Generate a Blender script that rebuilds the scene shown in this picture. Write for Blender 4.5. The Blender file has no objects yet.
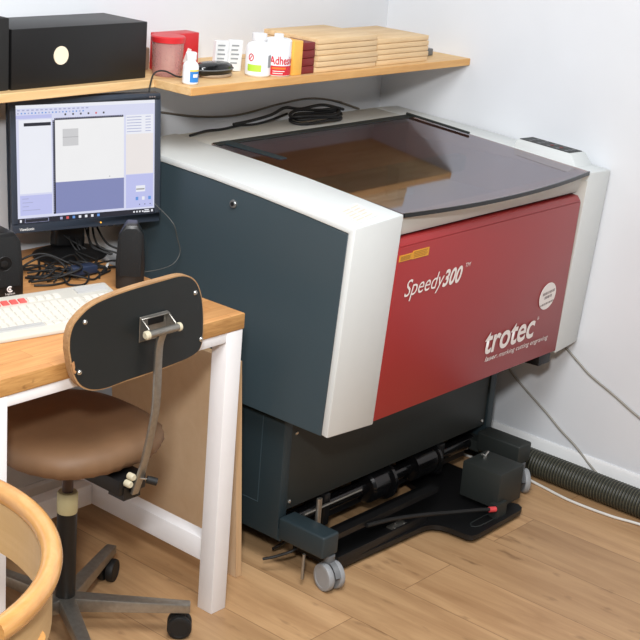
import bpy, bmesh, math, random
from math import sin, cos, pi, radians, sqrt, atan2
from mathutils import Vector, Matrix
random.seed(7)
SC = bpy.context.scene
COL = SC.collection
V = Vector

# ------------------------------------------------------------------ materials
def newmat(name):
    m = bpy.data.materials.new(name); m.use_nodes = True
    nt = m.node_tree; nt.nodes.clear()
    out = nt.nodes.new('ShaderNodeOutputMaterial')
    b = nt.nodes.new('ShaderNodeBsdfPrincipled')
    nt.links.new(b.outputs[0], out.inputs[0])
    return m, nt, b, out

def s2l(c):
    return tuple(((x/255)/12.92 if x/255 <= .04045 else ((x/255+.055)/1.055)**2.4) for x in c)

def mat(name, rgb, rough=.5, metal=0., noise=.06, scale=25., spec=.5, bump=0., emit=0., coat=0.):
    """plain surface with a little procedural mottling; rgb in 0..255 sRGB"""
    m, nt, b, out = newmat(name)
    c = s2l(rgb)
    tc = nt.nodes.new('ShaderNodeTexCoord')
    nz = nt.nodes.new('ShaderNodeTexNoise'); nz.inputs['Scale'].default_value = scale
    nz.inputs['Detail'].default_value = 4
    nt.links.new(tc.outputs['Object'], nz.inputs['Vector'])
    rp = nt.nodes.new('ShaderNodeValToRGB')
    rp.color_ramp.elements[0].position = .3; rp.color_ramp.elements[1].position = .7
    rp.color_ramp.elements[0].color = (*[x*(1-noise) for x in c], 1)
    rp.color_ramp.elements[1].color = (*[min(1, x*(1+noise)) for x in c], 1)
    nt.links.new(nz.outputs['Fac'], rp.inputs['Fac'])
    nt.links.new(rp.outputs['Color'], b.inputs['Base Color'])
    b.inputs['Roughness'].default_value = rough
    b.inputs['Metallic'].default_value = metal
    b.inputs['Specular IOR Level'].default_value = spec
    b.inputs['Coat Weight'].default_value = coat
    if emit:
        nt.links.new(rp.outputs['Color'], b.inputs['Emission Color'])
        b.inputs['Emission Strength'].default_value = emit
    if bump:
        bp = nt.nodes.new('ShaderNodeBump'); bp.inputs['Strength'].default_value = bump
        bp.inputs['Distance'].default_value = .002
        nt.links.new(nz.outputs['Fac'], bp.inputs['Height'])
        nt.links.new(bp.outputs['Normal'], b.inputs['Normal'])
    return m

def wood(name, c1, c2, grain=(3, 40, 40), rough=.45, planks=None, seam=(60, 40, 25), knots=0., seamw=.0015, coat=0., var=.25, dark=None):
    """grain: noise scale per object axis; planks=(u axis, v axis, length, width) lays boards in that plane"""
    m, nt, b, out = newmat(name)
    L = nt.links.new
    tc = nt.nodes.new('ShaderNodeTexCoord')
    mp = nt.nodes.new('ShaderNodeMapping'); mp.inputs['Scale'].default_value = grain
    L(tc.outputs['Object'], mp.inputs['Vector'])
    nz = nt.nodes.new('ShaderNodeTexNoise'); nz.inputs['Scale'].default_value = 1.
    nz.inputs['Detail'].default_value = 6; nz.inputs['Roughness'].default_value = .62
    nz.inputs['Distortion'].default_value = .6
    rp = nt.nodes.new('ShaderNodeValToRGB')
    rp.color_ramp.elements[0].position = .28; rp.color_ramp.elements[1].position = .72
    rp.color_ramp.elements[0].color = (*s2l(c1), 1); rp.color_ramp.elements[1].color = (*s2l(c2), 1)
    L(nz.outputs['Fac'], rp.inputs['Fac'])
    col = rp.outputs['Color']
    if planks:
        ua, va, ln, wd = planks
        sp = nt.nodes.new('ShaderNodeSeparateXYZ'); L(tc.outputs['Object'], sp.inputs[0])
        cb = nt.nodes.new('ShaderNodeCombineXYZ'); L(sp.outputs[ua], cb.inputs[0]); L(sp.outputs[va], cb.inputs[1])
        br = nt.nodes.new('ShaderNodeTexBrick')
        br.inputs['Scale'].default_value = 1; br.inputs['Brick Width'].default_value = ln
        br.inputs['Row Height'].default_value = wd; br.inputs['Mortar Size'].default_value = seamw
        br.inputs['Mortar Smooth'].default_value = .3
        br.inputs['Color1'].default_value = (0, 0, 0, 1); br.inputs['Color2'].default_value = (1, 1, 1, 1)
        br.inputs['Mortar'].default_value = (.5, .5, .5, 1)
        br.offset = .37; br.squash = 1
        L(cb.outputs[0], br.inputs['Vector'])
        # every board shifts the grain
        ad = nt.nodes.new('ShaderNodeVectorMath'); ad.operation = 'MULTIPLY_ADD'
        L(br.outputs['Color'], ad.inputs[0]); ad.inputs[1].default_value = (7, 5, 3); L(mp.outputs[0], ad.inputs[2])
        L(ad.outputs[0], nz.inputs['Vector'])
        hs = nt.nodes.new('ShaderNodeHueSaturation')
        mr = nt.nodes.new('ShaderNodeMapRange'); mr.inputs['To Min'].default_value = 1-var; mr.inputs['To Max'].default_value = 1+var*.6
        L(br.outputs['Color'], mr.inputs['Value']); L(mr.outputs[0], hs.inputs['Value']); L(col, hs.inputs['Color'])
        mx = nt.nodes.new('ShaderNodeMixRGB'); L(br.outputs['Fac'], mx.inputs['Fac']); L(hs.outputs[0], mx.inputs['Color1'])
        mx.inputs['Color2'].default_value = (*s2l(seam), 1)
        col = mx.outputs[0]
    else:
        L(mp.outputs[0], nz.inputs['Vector'])
    if knots:
        mp2 = nt.nodes.new('ShaderNodeMapping')
        mp2.inputs['Scale'].default_value = tuple(8 if g < 10 else 26 for g in grain)
        L(tc.outputs['Object'], mp2.inputs['Vector'])
        n2 = nt.nodes.new('ShaderNodeTexNoise'); n2.inputs['Scale'].default_value = 1; n2.inputs['Detail'].default_value = 3
        L(mp2.outputs[0], n2.inputs['Vector'])
        r2 = nt.nodes.new('ShaderNodeValToRGB'); r2.color_ramp.elements[0].position = .64; r2.color_ramp.elements[1].position = .76
        L(n2.outputs['Fac'], r2.inputs['Fac'])
        ml = nt.nodes.new('ShaderNodeMath'); ml.operation = 'MULTIPLY'; ml.inputs[1].default_value = knots
        L(r2.outputs['Color'], ml.inputs[0])
        mx2 = nt.nodes.new('ShaderNodeMixRGB'); L(ml.outputs[0], mx2.inputs['Fac']); L(col, mx2.inputs['Color1'])
        mx2.inputs['Color2'].default_value = (*s2l(dark or (92, 58, 32)), 1)
        col = mx2.outputs[0]
    L(col, b.inputs['Base Color'])
    b.inputs['Roughness'].default_value = rough
    b.inputs['Coat Weight'].default_value = coat
    b.inputs['Coat Roughness'].default_value = .15
    return m

M = {}
M['wall'] = mat('wall_paint', (220, 223, 227), .9, noise=.015, scale=6, spec=.2, bump=.05)
M['base_paint'] = mat('baseboard_paint', (236, 237, 237), .6, noise=.02)
M['floor'] = wood('oak_floor', (166, 127, 88), (205, 166, 122), grain=(22, 2.0, 22), rough=.42,
                  planks=(1, 0, 1.7, .2), seam=(126, 92, 60), knots=.6, seamw=.001, var=.14)
M['worktop'] = wood('pine_worktop', (196, 134, 78), (222, 166, 106), grain=(5, 60, 60), rough=.4,
                    planks=(0, 1, .5, .045), seam=(176, 118, 66), seamw=.0006, var=.10)
M['worktop_edge'] = wood('pine_worktop_edge', (165, 115, 62), (206, 158, 96), grain=(16, 90, 150), rough=.5, knots=.8, dark=(120, 82, 44))
M['white_steel'] = mat('white_powder_coat', (238, 237, 238), .45, noise=.015)
M['mdf'] = wood('particle_board_face', (204, 174, 138), (212, 184, 150), grain=(18, 18, 18), rough=.75)
M['mdf_edge'] = wood('pale_board_edge', (196, 160, 118), (220, 184, 142), grain=(50, 50, 3), rough=.7)
M['white_cover'] = mat('white_machine_cover', (214, 218, 217), .42, noise=.01)
M['grey_cover'] = mat('pale_grey_cover', (200, 200, 194), .5, noise=.015)
M['teal'] = mat('dark_teal_panel', (56, 71, 78), .5, noise=.03, scale=300, bump=.05)
M['teal_dark'] = mat('darker_teal_steel', (36, 49, 54), .5, noise=.03, scale=300)
M['charcoal'] = mat('charcoal_panel', (38, 42, 40), .55, noise=.03, scale=200)
M['black'] = mat('black_plastic', (12, 12, 13), .45, noise=.05)
M['black_gloss'] = mat('black_gloss', (14, 14, 15), .18, noise=.05)
M['black_matte'] = mat('black_matte', (23, 23, 23), .8, noise=.1)
M['rubber'] = mat('black_rubber', (15, 15, 15), .6, noise=.1)
M['inner'] = mat('inner_sheet_metal', (196, 176, 156), .6, noise=.12, scale=12)
M['red'] = mat('red_front_panel', (152, 36, 38), .36, noise=.02, scale=5, spec=.65)
M['white_print'] = mat('white_print', (236, 228, 224), .6, noise=.01)
M['chrome'] = mat('chrome', (190, 188, 182), .25, metal=.9, noise=.05)
M['steel'] = mat('brushed_steel', (158, 154, 146), .36, metal=.85, noise=.1, scale=90)
M['lock'] = mat('lock_metal', (130, 132, 132), .3, metal=.7)
M['caster'] = mat('grey_caster_plastic', (150, 152, 154), .5, noise=.03)
M['caster_dark'] = mat('dark_grey_caster_plastic', (104, 106, 108), .5)
M['yellow_label'] = mat('yellow_warning_label', (222, 158, 48), .6, noise=.08, scale=160)
M['ochre'] = mat('ochre_label_print', (176, 124, 40), .6, noise=.15, scale=300)
M['sticker_grey'] = mat('grey_print', (130, 118, 116), .6)
M['peach'] = mat('pale_orange_print', (232, 208, 190), .6)
M['sticker_white'] = mat('pale_sticker', (222, 222, 219), .55)
M['seat'] = mat('brown_vinyl', (120, 90, 63), .6, noise=.08, scale=14, bump=.6)
M['ply'] = wood('plywood_edge', (150, 112, 74), (186, 146, 102), grain=(20, 160, 160), rough=.5)
M['ply_chip'] = mat('bare_wood_chip', (176, 128, 84), .7)
M['chair_black'] = mat('scuffed_black_laminate', (23, 28, 29), .5, noise=.16, scale=7)
M['cream'] = mat('cream_plastic', (200, 192, 166), .45)
M['ivory'] = mat('ivory_plastic', (186, 176, 134), .5)
M['brown_rod'] = mat('brown_steel_rod', (74, 54, 46), .45)
M['bent'] = wood('varnished_bentwood', (190, 132, 70), (222, 168, 100), grain=(9, 9, 60), rough=.25, coat=.6, knots=.3, dark=(150, 92, 44))
M['bent_ply'] = wood('pale_plywood', (198, 164, 114), (212, 180, 132), grain=(4, 4, 40), rough=.4)
M['bezel'] = mat('dark_blue_grey_bezel', (52, 60, 72), .4, noise=.03)
M['speaker_side'] = mat('speaker_plastic', (21, 21, 22), .35)
M['speaker_cloth'] = mat('speaker_grille', (17, 18, 19), .85, noise=.3, scale=500, bump=.4)
M['kb'] = mat('white_keyboard_plastic', (208, 205, 194), .5, noise=.01)
M['key'] = mat('white_key', (214, 211, 202), .5, noise=.01)
M['key_grey'] = mat('grey_key', (184, 184, 182), .5)
M['key_red'] = mat('red_key', (222, 92, 88), .5)
M['shelf'] = wood('pine_shelf', (214, 172, 116), (236, 202, 150), grain=(5, 40, 60), rough=.55, knots=.55, dark=(160, 112, 64))
M['shelf_edge'] = wood('orange_pine_shelf', (200, 144, 80), (224, 174, 108), grain=(6, 40, 60), rough=.5, knots=.4, dark=(150, 94, 46))
M['plank'] = wood('pale_wood_slat', (208, 172, 124), (234, 204, 160), grain=(5, 40, 60), rough=.6)
M['hose'] = mat('olive_hose', (40, 41, 33), .5, noise=.15, scale=60)
M['hose_ring'] = mat('hose_rib', (84, 83, 68), .4, noise=.15, scale=120)
M['white_cable'] = mat('white_cable', (222, 220, 214), .45)
M['grey_cable'] = mat('grey_cable', (150, 146, 138), .5)
M['taupe_cable'] = mat('taupe_cable', (112, 104, 92), .5)
M['dim_cable'] = mat('dim_grey_cable', (78, 80, 78), .5)
M['red_pack'] = mat('red_packaging', (206, 40, 46), .4, noise=.05)
M['dark_red'] = mat('dark_red_box', (122, 30, 28), .5, noise=.1)
M['white_plastic'] = mat('white_bottle_plastic', (238, 240, 242), .35)
M['blue'] = mat('blue_label', (46, 128, 204), .5)
M['lime'] = mat('lime_label', (178, 220, 70), .5)
M['yellow'] = mat('yellow_print', (236, 204, 60), .5)
M['amber'] = mat('amber_card', (240, 184, 84), .55)
M['red_print'] = mat('red_print', (206, 38, 50), .5)
M['orange_print'] = mat('orange_print', (236, 120, 50), .5)
M['paper'] = mat('white_paper', (226, 228, 228), .7)
M['paper_grey'] = mat('grey_printing', (150, 154, 156), .7)
M['tan'] = mat('tan_card', (168, 148, 126), .7)
M['creamcard'] = mat('cream_card', (240, 226, 200), .7)
M['navy'] = mat('navy_plastic', (40, 50, 72), .35)
M['bed'] = wood('plywood_sheet_on_bed', (136, 84, 52), (172, 116, 76), grain=(4, 30, 30), rough=.6)
M['red_plug'] = mat('red_plug', (214, 70, 74), .4)
M['led'] = mat('amber_led', (240, 170, 60), .4, emit=1.)

def acrylic():
    m, nt, b, out = newmat('smoked_acrylic')
    nt.nodes.remove(b)
    L = nt.links.new
    nz = nt.nodes.new('ShaderNodeTexNoise'); nz.inputs['Scale'].default_value = 3
    rp = nt.nodes.new('ShaderNodeValToRGB')
    rp.color_ramp.elements[0].color = (.52, .34, .22, 1); rp.color_ramp.elements[1].color = (.62, .43, .30, 1)
    L(nz.outputs['Fac'], rp.inputs['Fac'])
    tr = nt.nodes.new('ShaderNodeBsdfTransparent'); L(rp.outputs['Color'], tr.inputs['Color'])
    gl = nt.nodes.new('ShaderNodeBsdfGlossy'); gl.inputs['Roughness'].default_value = .05
    gl.inputs['Color'].default_value = (.92, .92, 1, 1)
    fr = nt.nodes.new('ShaderNodeFresnel'); fr.inputs['IOR'].default_value = 3.7
    mx = nt.nodes.new('ShaderNodeMixShader')
    ge = nt.nodes.new('ShaderNodeNewGeometry')
    iv = nt.nodes.new('ShaderNodeMath'); iv.operation = 'SUBTRACT'; iv.inputs[0].default_value = 1; L(ge.outputs['Backfacing'], iv.inputs[1])
    ml = nt.nodes.new('ShaderNodeMath'); ml.operation = 'MULTIPLY'; L(fr.outputs[0], ml.inputs[0]); L(iv.outputs[0], ml.inputs[1])
    L(ml.outputs[0], mx.inputs[0]); L(tr.outputs[0], mx.inputs[1]); L(gl.outputs[0], mx.inputs[2])
    L(mx.outputs[0], out.inputs[0])
    return m
M['acrylic'] = acrylic()

def clear_pink():
    m, nt, b, out = newmat('clear_pink_plastic')
    nz = nt.nodes.new('ShaderNodeTexNoise'); nz.inputs['Scale'].default_value = 20
    rp = nt.nodes.new('ShaderNodeValToRGB')
    rp.color_ramp.elements[0].color = (*s2l((206, 150, 146)), 1); rp.color_ramp.elements[1].color = (*s2l((222, 172, 166)), 1)
    nt.links.new(nz.outputs['Fac'], rp.inputs['Fac']); nt.links.new(rp.outputs[0], b.inputs['Base Color'])
    b.inputs['Roughness'].default_value = .2; b.inputs['Alpha'].default_value = .45
    return m
M['pink'] = clear_pink()

def screen_mat(name, rgb, s=.98):
    m, nt, b, out = newmat(name)
    c = s2l(rgb)
    nz = nt.nodes.new('ShaderNodeTexNoise'); nz.inputs['Scale'].default_value = 6
    rp = nt.nodes.new('ShaderNodeValToRGB')
    rp.color_ramp.elements[0].color = (*[x*.97 for x in c], 1); rp.color_ramp.elements[1].color = (*c, 1)
    nt.links.new(nz.outputs['Fac'], rp.inputs['Fac'])
    b.inputs['Base Color'].default_value = (.012, .012, .014, 1)
    nt.links.new(rp.outputs[0], b.inputs['Emission Color'])
    b.inputs['Emission Strength'].default_value = s
    b.inputs['Roughness'].default_value = .35
    return m

# ------------------------------------------------------------------ mesh helpers
ORG = {}
def box(bm, x0, x1, y0, y1, z0, z1):
    vs = [bm.verts.new((x, y, z)) for x in (x0, x1) for y in (y0, y1) for z in (z0, z1)]
    q = [(0, 1, 3, 2), (4, 6, 7, 5), (0, 4, 5, 1), (2, 3, 7, 6), (0, 2, 6, 4), (1, 5, 7, 3)]
    return [bm.faces.new([vs[i] for i in f]) for f in q]

def hexa(bm, a, b):
    """two matching polygons joined into a solid"""
    A = [bm.verts.new(p) for p in a]; B = [bm.verts.new(p) for p in b]
    n = len(A)
    bm.faces.new(A); bm.faces.new(B[::-1])
    for i in range(n):
        bm.faces.new([A[i], B[i], B[(i+1) % n], A[(i+1) % n]])

def prism(bm, poly, axis, a, b):
    def mk(p, t):
        return (t, p[0], p[1]) if axis == 'X' else ((p[0], t, p[1]) if axis == 'Y' else (p[0], p[1], t))
    hexa(bm, [mk(p, a) for p in poly], [mk(p, b) for p in poly])

def bev(bm, off, seg=2, ang=25):
    bm.normal_update()
    es = [e for e in bm.edges if len(e.link_faces) == 2 and e.calc_face_angle(0) > radians(ang)]
    bmesh.ops.bevel(bm, geom=es, offset=off, offset_type='OFFSET', segments=seg, profile=.5, affect='EDGES', clamp_overlap=True)

def spline(pts, k=8):
    pts = [V(p) for p in pts]
    if len(pts) < 3: return pts
    ex = [2*pts[0]-pts[1]] + pts + [2*pts[-1]-pts[-2]]
    out = []
    for i in range(1, len(ex)-2):
        p0, p1, p2, p3 = ex[i-1:i+3]
        for j in range(k):
            t = j/k
            out.append(.5*((2*p1)+(p2-p0)*t+(2*p0-5*p1+4*p2-p3)*t*t+(3*p1-p0-3*p2+p3)*t**3))
    out.append(pts[-1])
    return out

def tube(bm, pts, r, n=10, rr=None, sec=None):
    """sweep a circle (or a 2d section) along pts; rr = radius per point"""
    pts = [V(p) for p in pts]
    T = []
    for i in range(len(pts)):
        T.append((pts[min(i+1, len(pts)-1)]-pts[max(i-1, 0)]).normalized())
    up = V((0, 0, 1))
    if abs(T[0].dot(up)) > .95: up = V((0, 1, 0))
    N = (up-T[0]*up.dot(T[0])).normalized()
    rings = []
    for i, p in enumerate(pts):
        N = (N-T[i]*N.dot(T[i])).normalized()
        B = T[i].cross(N)
        R = rr[i] if rr else r
        if sec: ring = [bm.verts.new(p+N*a+B*b) for a, b in sec]
        else: ring = [bm.verts.new(p+(N*cos(2*pi*k/n)+B*sin(2*pi*k/n))*R) for k in range(n)]
        rings.append(ring)
    m = len(rings[0])
    for a, b in zip(rings, rings[1:]):
        for k in range(m):
            bm.faces.new([a[k], a[(k+1) % m], b[(k+1) % m], b[k]])
    bm.faces.new(rings[0][::-1]); bm.faces.new(rings[-1])

def lathe(bm, prof, c=(0, 0, 0), axis='Z', n=24, sx=1, sy=1, rot=0):
    c = V(c); rings = []
    def mk(r, z, a):
        x, y = r*cos(a)*sx, r*sin(a)*sy
        if axis == 'Z': return c+V((x, y, z))
        if axis == 'X': return c+V((z, x, y))
        return c+V((x, z, y))
    for r, z in prof:
        if r < 1e-6: rings.append([bm.verts.new(mk(0, z, 0))])
        else: rings.append([bm.verts.new(mk(r, z, rot+2*pi*k/n)) for k in range(n)])
    for a, b in zip(rings, rings[1:]):
        for k in range(n):
            k2 = (k+1) % n
            if len(a) == 1 and len(b) == 1: continue
            if len(a) == 1: bm.faces.new([a[0], b[k], b[k2]])
            elif len(b) == 1: bm.faces.new([a[k], b[0], a[k2]])
            else: bm.faces.new([a[k], b[k], b[k2], a[k2]])
    if len(rings[0]) > 1: bm.faces.new(rings[0])
    if len(rings[-1]) > 1: bm.faces.new(rings[-1][::-1])

def sphere(bm, c, r, n=12):
    lathe(bm, [(r*sin(pi*i/n), -r*cos(pi*i/n)) for i in range(n+1)], c, 'Z', 2*n)

def obj(name, bm, m, parent=None, smooth=35, xf=None, label=None, kind=None):
    if xf is not None: bmesh.ops.transform(bm, matrix=xf, verts=bm.verts)
    bmesh.ops.recalc_face_normals(bm, faces=bm.faces)
    me = bpy.data.meshes.new(name); bm.to_mesh(me); bm.free()
    return obj_me(name, me, m, parent, smooth, label, kind)

def obj_me(name, me, m, parent=None, smooth=35, label=None, kind=None):
    xs = [v.co for v in me.vertices]
    lo = V([min(p[i] for p in xs) for i in range(3)]); hi = V([max(p[i] for p in xs) for i in range(3)])
    c = (lo+hi)/2
    if parent is None: c.z = lo.z
    me.transform(Matrix.Translation(-c))
    for mm in (m if isinstance(m, list) else [m]): me.materials.append(mm)
    if smooth:
        me.shade_smooth(); me.set_sharp_from_angle(angle=radians(smooth))
    o = bpy.data.objects.new(name, me); COL.objects.link(o)
    ORG[o] = c
    if parent is not None:
        o.parent = parent; o.location = c-ORG[parent]
    else: o.location = c
    if label: o['label'] = label
    if kind: o['kind'] = kind
    return o

def thing(name, label, cat, loc, group=None):
    o = bpy.data.objects.new(name, None); COL.objects.link(o)
    o.empty_display_size = .05; o.location = loc; ORG[o] = V(loc)
    o['label'] = label; o['category'] = cat
    if group: o['group'] = group
    return o

def tag(o, label, cat, group=None):
    o['label'] = label; o['category'] = cat
    if group: o['group'] = group
    return o

def struct(name, bm, m):
    return obj(name, bm, m, kind='structure')

def B(): return bmesh.new()

def boxo(name, dims, m, parent=None, bevel=.002, **k):
    bm = B(); box(bm, *dims)
    if bevel: bev(bm, bevel)
    return obj(name, bm, m, parent, **k)

def text_mesh(s, size=1., shear=0., sx=1., offset=0., extrude=0., spacing=1.):
    """lettering as a flat mesh in the XY plane, baseline start at the origin"""
    cu = bpy.data.curves.new('lettering', 'FONT'); cu.body = s; cu.size = size; cu.shear = shear
    cu.offset = offset; cu.extrude = extrude; cu.space_character = spacing
    cu.resolution_u = 4
    to = bpy.data.objects.new('lettering', cu); COL.objects.link(to)
    dg = bpy.context.evaluated_depsgraph_get()
    me = bpy.data.meshes.new_from_object(to.evaluated_get(dg))
    bpy.data.objects.remove(to); bpy.data.curves.remove(cu)
    me.transform(Matrix.Diagonal((sx, 1, 1, 1)))
    return me

def fit(me, w=None, h=None):
    xs = [v.co.x for v in me.vertices]; ys = [v.co.y for v in me.vertices]
    x0 = min(xs)
    k = w/(max(xs)-x0) if w else 1
    ky = h/max(ys) if h else k
    me.transform(Matrix.Diagonal((k, ky, 1, 1)) @ Matrix.Translation((-x0, 0, 0)))
    return me

def frame(o, x, y):
    """matrix taking the XY plane to the plane at o with axes x, y"""
    x = V(x).normalized(); y = V(y).normalized(); z = x.cross(y)
    m = Matrix((x, y, z)).transposed().to_4x4(); m.translation = V(o)
    return m

# ------------------------------------------------------------------ room
XR, YB = 1.1265, .842
bm = B(); box(bm, -4.3865, XR+.1, -4.5, YB+.1, -.05, 0); struct('floor', bm, M['floor'])
bm = B(); box(bm, -4.5, XR+.1, YB, YB+.1, 0, 2.6); struct('wall_back', bm, M['wall'])
bm = B(); box(bm, XR, XR+.1, -4.5, YB, 0, 2.6); struct('wall_right', bm, M['wall'])
bm = B(); prism(bm, [(YB-.012, 0), (YB, 0), (YB, .09), (YB-.006, .09), (YB-.012, .083)], 'X', -4.5, XR); struct('baseboard_back', bm, M['base_paint'])
bm = B(); prism(bm, [(XR-.009, 0), (XR, 0), (XR, .10), (XR-.004, .10), (XR-.009, .092)], 'Y', -4.5, YB-.012); struct('baseboard_right', bm, M['base_paint'])

# ------------------------------------------------------------------ laser engraving machine
W = 1.12
mac = thing('laser_engraver', 'large white, red and dark teal laser engraving machine on a wheeled stand in the corner', 'machine', (W/2, .4, 0))
prof = [(0, .954), (.15, .967), (.3, .979), (.45, .988), (.63, .995), (.765, 1.0)]
ZB = .4334
def cover(x0, x1, zo0, zo1, panel_side):
    """top strip and front column in one L, x0 = outer, x1 = inner; inner edge sits higher"""
    t = .017
    outer = prof + [(.765, .980)]
    inner_path = [(.63, .978), (.45, .971), (.3, .962), (.15, .950), (.0214, .9375), (.0506, .4385), (.0313, .436)]
    poly = outer + inner_path
    def z_at(p, k): return (p[0], p[1]+k*(.008 if p[1] > .9 else (-.011 if p[1] < .44 else 0)))
    bm = B()
    hexa(bm, [(x0, *z_at(p, 0)) for p in poly], [(x1, *z_at(p, 1)) for p in poly])
    bev(bm, .0035, 2, 40)
    return bm
# left side: white cover, dark panel
lc = obj('left_cover', cover(0, .174, 0, 0, 0), M['white_cover'], mac)
# left body behind the cover
body = [(.0225, .9360), (.15, .949), (.3, .961), (.45, .970), (.63, .977), (.765, .979), (.765, ZB), (.0515, ZB)]
bm = B(); hexa(bm, [(.003, *p) for p in body], [(.172, *p) for p in body]); bev(bm, .0015, 1, 40)
sp = obj('side_panel', bm, M['teal'], mac, label='dark teal left side panel')
bm = B()
lathe(bm, [(0, -.004), (.0085, -.004), (.0105, -.002), (.0105, .004), (0, .004)], (.001, .379, .927), 'X', 24)
lk = obj('lock', bm, M['lock'], sp, label='round metal key lock')
bm = B(); lathe(bm, [(0, -.001), (.005, -.001), (.005, .001), (0, .001)], (-.0036, .379, .927), 'X', 16)
# (keyhole disc belongs to the lock)
obj('keyhole', bm, M['black'], sp)
# faint printed sticker on the left cover
def top_z(x, y):
    for (a, za), (b, zb) in zip(prof, prof[1:]):
        if a <= y <= b: return za+(zb-za)*(y-a)/(b-a)+.008*x/.174
    return .954
bm = B()
q = [(.030, .018), (.112, .030), (.135, .112), (.050, .096)]
hexa(bm, [(x, y, top_z(x, y)+.0012) for x, y in q], [(x, y, top_z(x, y)+.0006) for x, y in q])
st = obj('sticker', bm, M['sticker_white'], lc, smooth=0, label='faint square notice sticker')
bm = B()
for i in range(5):
    a = .14+.17*i
    for k in range(2):
        s0, s1 = (.08, .46) if k == 0 else (.52, .92-.1*(i % 2))
        def pt(s, t):
            p = V((*q[0], 0)).lerp(V((*q[1], 0)), s); r = V((*q[3], 0)).lerp(V((*q[2], 0)), s); r = p.lerp(r, t)
            return (r.x, r.y, top_z(r.x, r.y)+.0018)
        bm.faces.new([bm.verts.new(pt(*c)) for c in ((s0, a), (s1, a), (s1, a+.06), (s0, a+.06))])
obj('print', bm, M['peach'], lc, smooth=0)

# right side
def right_cover():
    poly = prof + [(.765, ZB), (.0313, .436)]
    def zi(p): return (p[0], p[1]+(.005 if p[1] > .9 else (-.011 if p[1] < .44 else 0)))
    bm = B(); hexa(bm, [(W-.002, *p) for p in poly], [(1.004, *zi(p)) for p in poly])
    bev(bm, .0035, 2, 40); return bm
rc = obj('right_cover', right_cover(), M['white_cover'], mac)
# inner bevel of the right column
bm = B(); hexa(bm, [(1.004, .004, .935), (1.004, .0325, .452), (1.004, .05, .452), (1.004, .03, .935)],
              [(.978, .03, .935), (.996, .045, .452), (.996, .06, .452), (.978, .06, .935)])
obj('column_return', bm, M['grey_cover'], mac)
# raised control pod with keypad on the right cover
bm = B()
def rz(x, y): return top_z(0, y)+.005*(W-x)/.116
pod_lo = [(1.012, .050), (1.104, .050), (1.104, .262), (1.012, .262)]
hexa(bm, [(x, y, rz(x, y)-.002) for x, y in pod_lo],
     [(1.020, .076, 0.995), (1.098, .076, .992), (1.098, .255, 1.001), (1.020, .255, 1.004)])
bev(bm, .003)
pod = obj('control_pod', bm, M['white_cover'], mac)
bm = B()
def podz(x, y): return .995-.003*(x-1.02)/.078+.009*(y-.076)/.18
kp = [(1.025, .084), (1.093, .084), (1.093, .250), (1.025, .250)]
hexa(bm, [(x, y, podz(x, y)+.0015) for x, y in kp], [(x, y, podz(x, y)-.001) for x, y in kp])
kpo = obj('keypad', bm, M['charcoal'], pod, smooth=0, label='dark membrane keypad')
for i in range(3):
    for j in range(5):
        x, y = 1.036+i*.0195, .101+j*.030
        bm = B(); lathe(bm, [(0, .0), (.0055, .0), (.0055, .0012), (0, .0016)], (x, y, podz(x, y)+.0014), 'Z', 12)
        obj('button', bm, M['dark_red'] if (i == 1 and j in (1, 2)) else M['caster_dark'], pod)

# rear deck beam and interior
bm = B(); prism(bm, [(.636, 1.0), (.765, 1.004), (.765, .93), (.636, .93)], 'X', .174, 1.004); bev(bm, .003)
obj('rear_deck', bm, M['grey_cover'], mac)
bm = B(); box(bm, .174, 1.002, .05, .636, .835, .845); obj('work_bed', bm, M['bed'], mac)
bm = B(); box(bm, .174, 1.002, .628, .636, .845, .985); obj('inner_back_wall', bm, M['inner'], mac)
for xx in (.174, .996):
    bm = B(); box(bm, xx, xx+.006, .06, .628, .845, .950); obj('inner_side_wall', bm, M['inner'], mac)
bm = B(); box(bm, .19, .99, .40, .445, .885, .93); bev(bm, .004); ga = obj('gantry', bm, M['caster_dark'], mac)
boxo('laser_head', (.62, .70, .36, .402, .86, .945), M['charcoal'], ga, .005)
# lid: smoked acrylic sheet with bowed front edge
bm = B()
nx = 24; top = []; bot = []
def lidz(y): return .9575+.0445*(y+.03)/.66
xs = [.176+(1.0025-.176)*i/nx for i in range(nx+1)]
edge = [(x, .003-.034*(1-((x-.589)/.413)**2)) for x in xs]
outl = edge + [(1.0025, .634), (.176, .634)]
hexa(bm, [(x, y, lidz(y)+.0035) for x, y in outl], [(x, y, lidz(y)-.0035) for x, y in outl])
lid = obj('lid', bm, M['acrylic'], mac, label='smoked acrylic lid with bowed front edge')
# black front trim of the lid
bm = B()
for (xa, ya), (xb, yb) in zip(edge, edge[1:]):
    hexa(bm, [(xa, ya-.003, lidz(ya)-.006), (xa, ya-.003, lidz(ya)+.0042), (xa, ya+.0006, lidz(ya)+.0042), (xa, ya+.0006, lidz(ya)-.006)],
         [(xb, yb-.003, lidz(yb)-.006), (xb, yb-.003, lidz(yb)+.0042), (xb, yb+.0006, lidz(yb)+.0042), (xb, yb+.0006, lidz(yb)-.006)])
bmesh.ops.remove_doubles(bm, verts=bm.verts, dist=1e-5)
obj('edge_trim', bm, M['black_gloss'], lid, label='black front edge trim of the lid')
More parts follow.
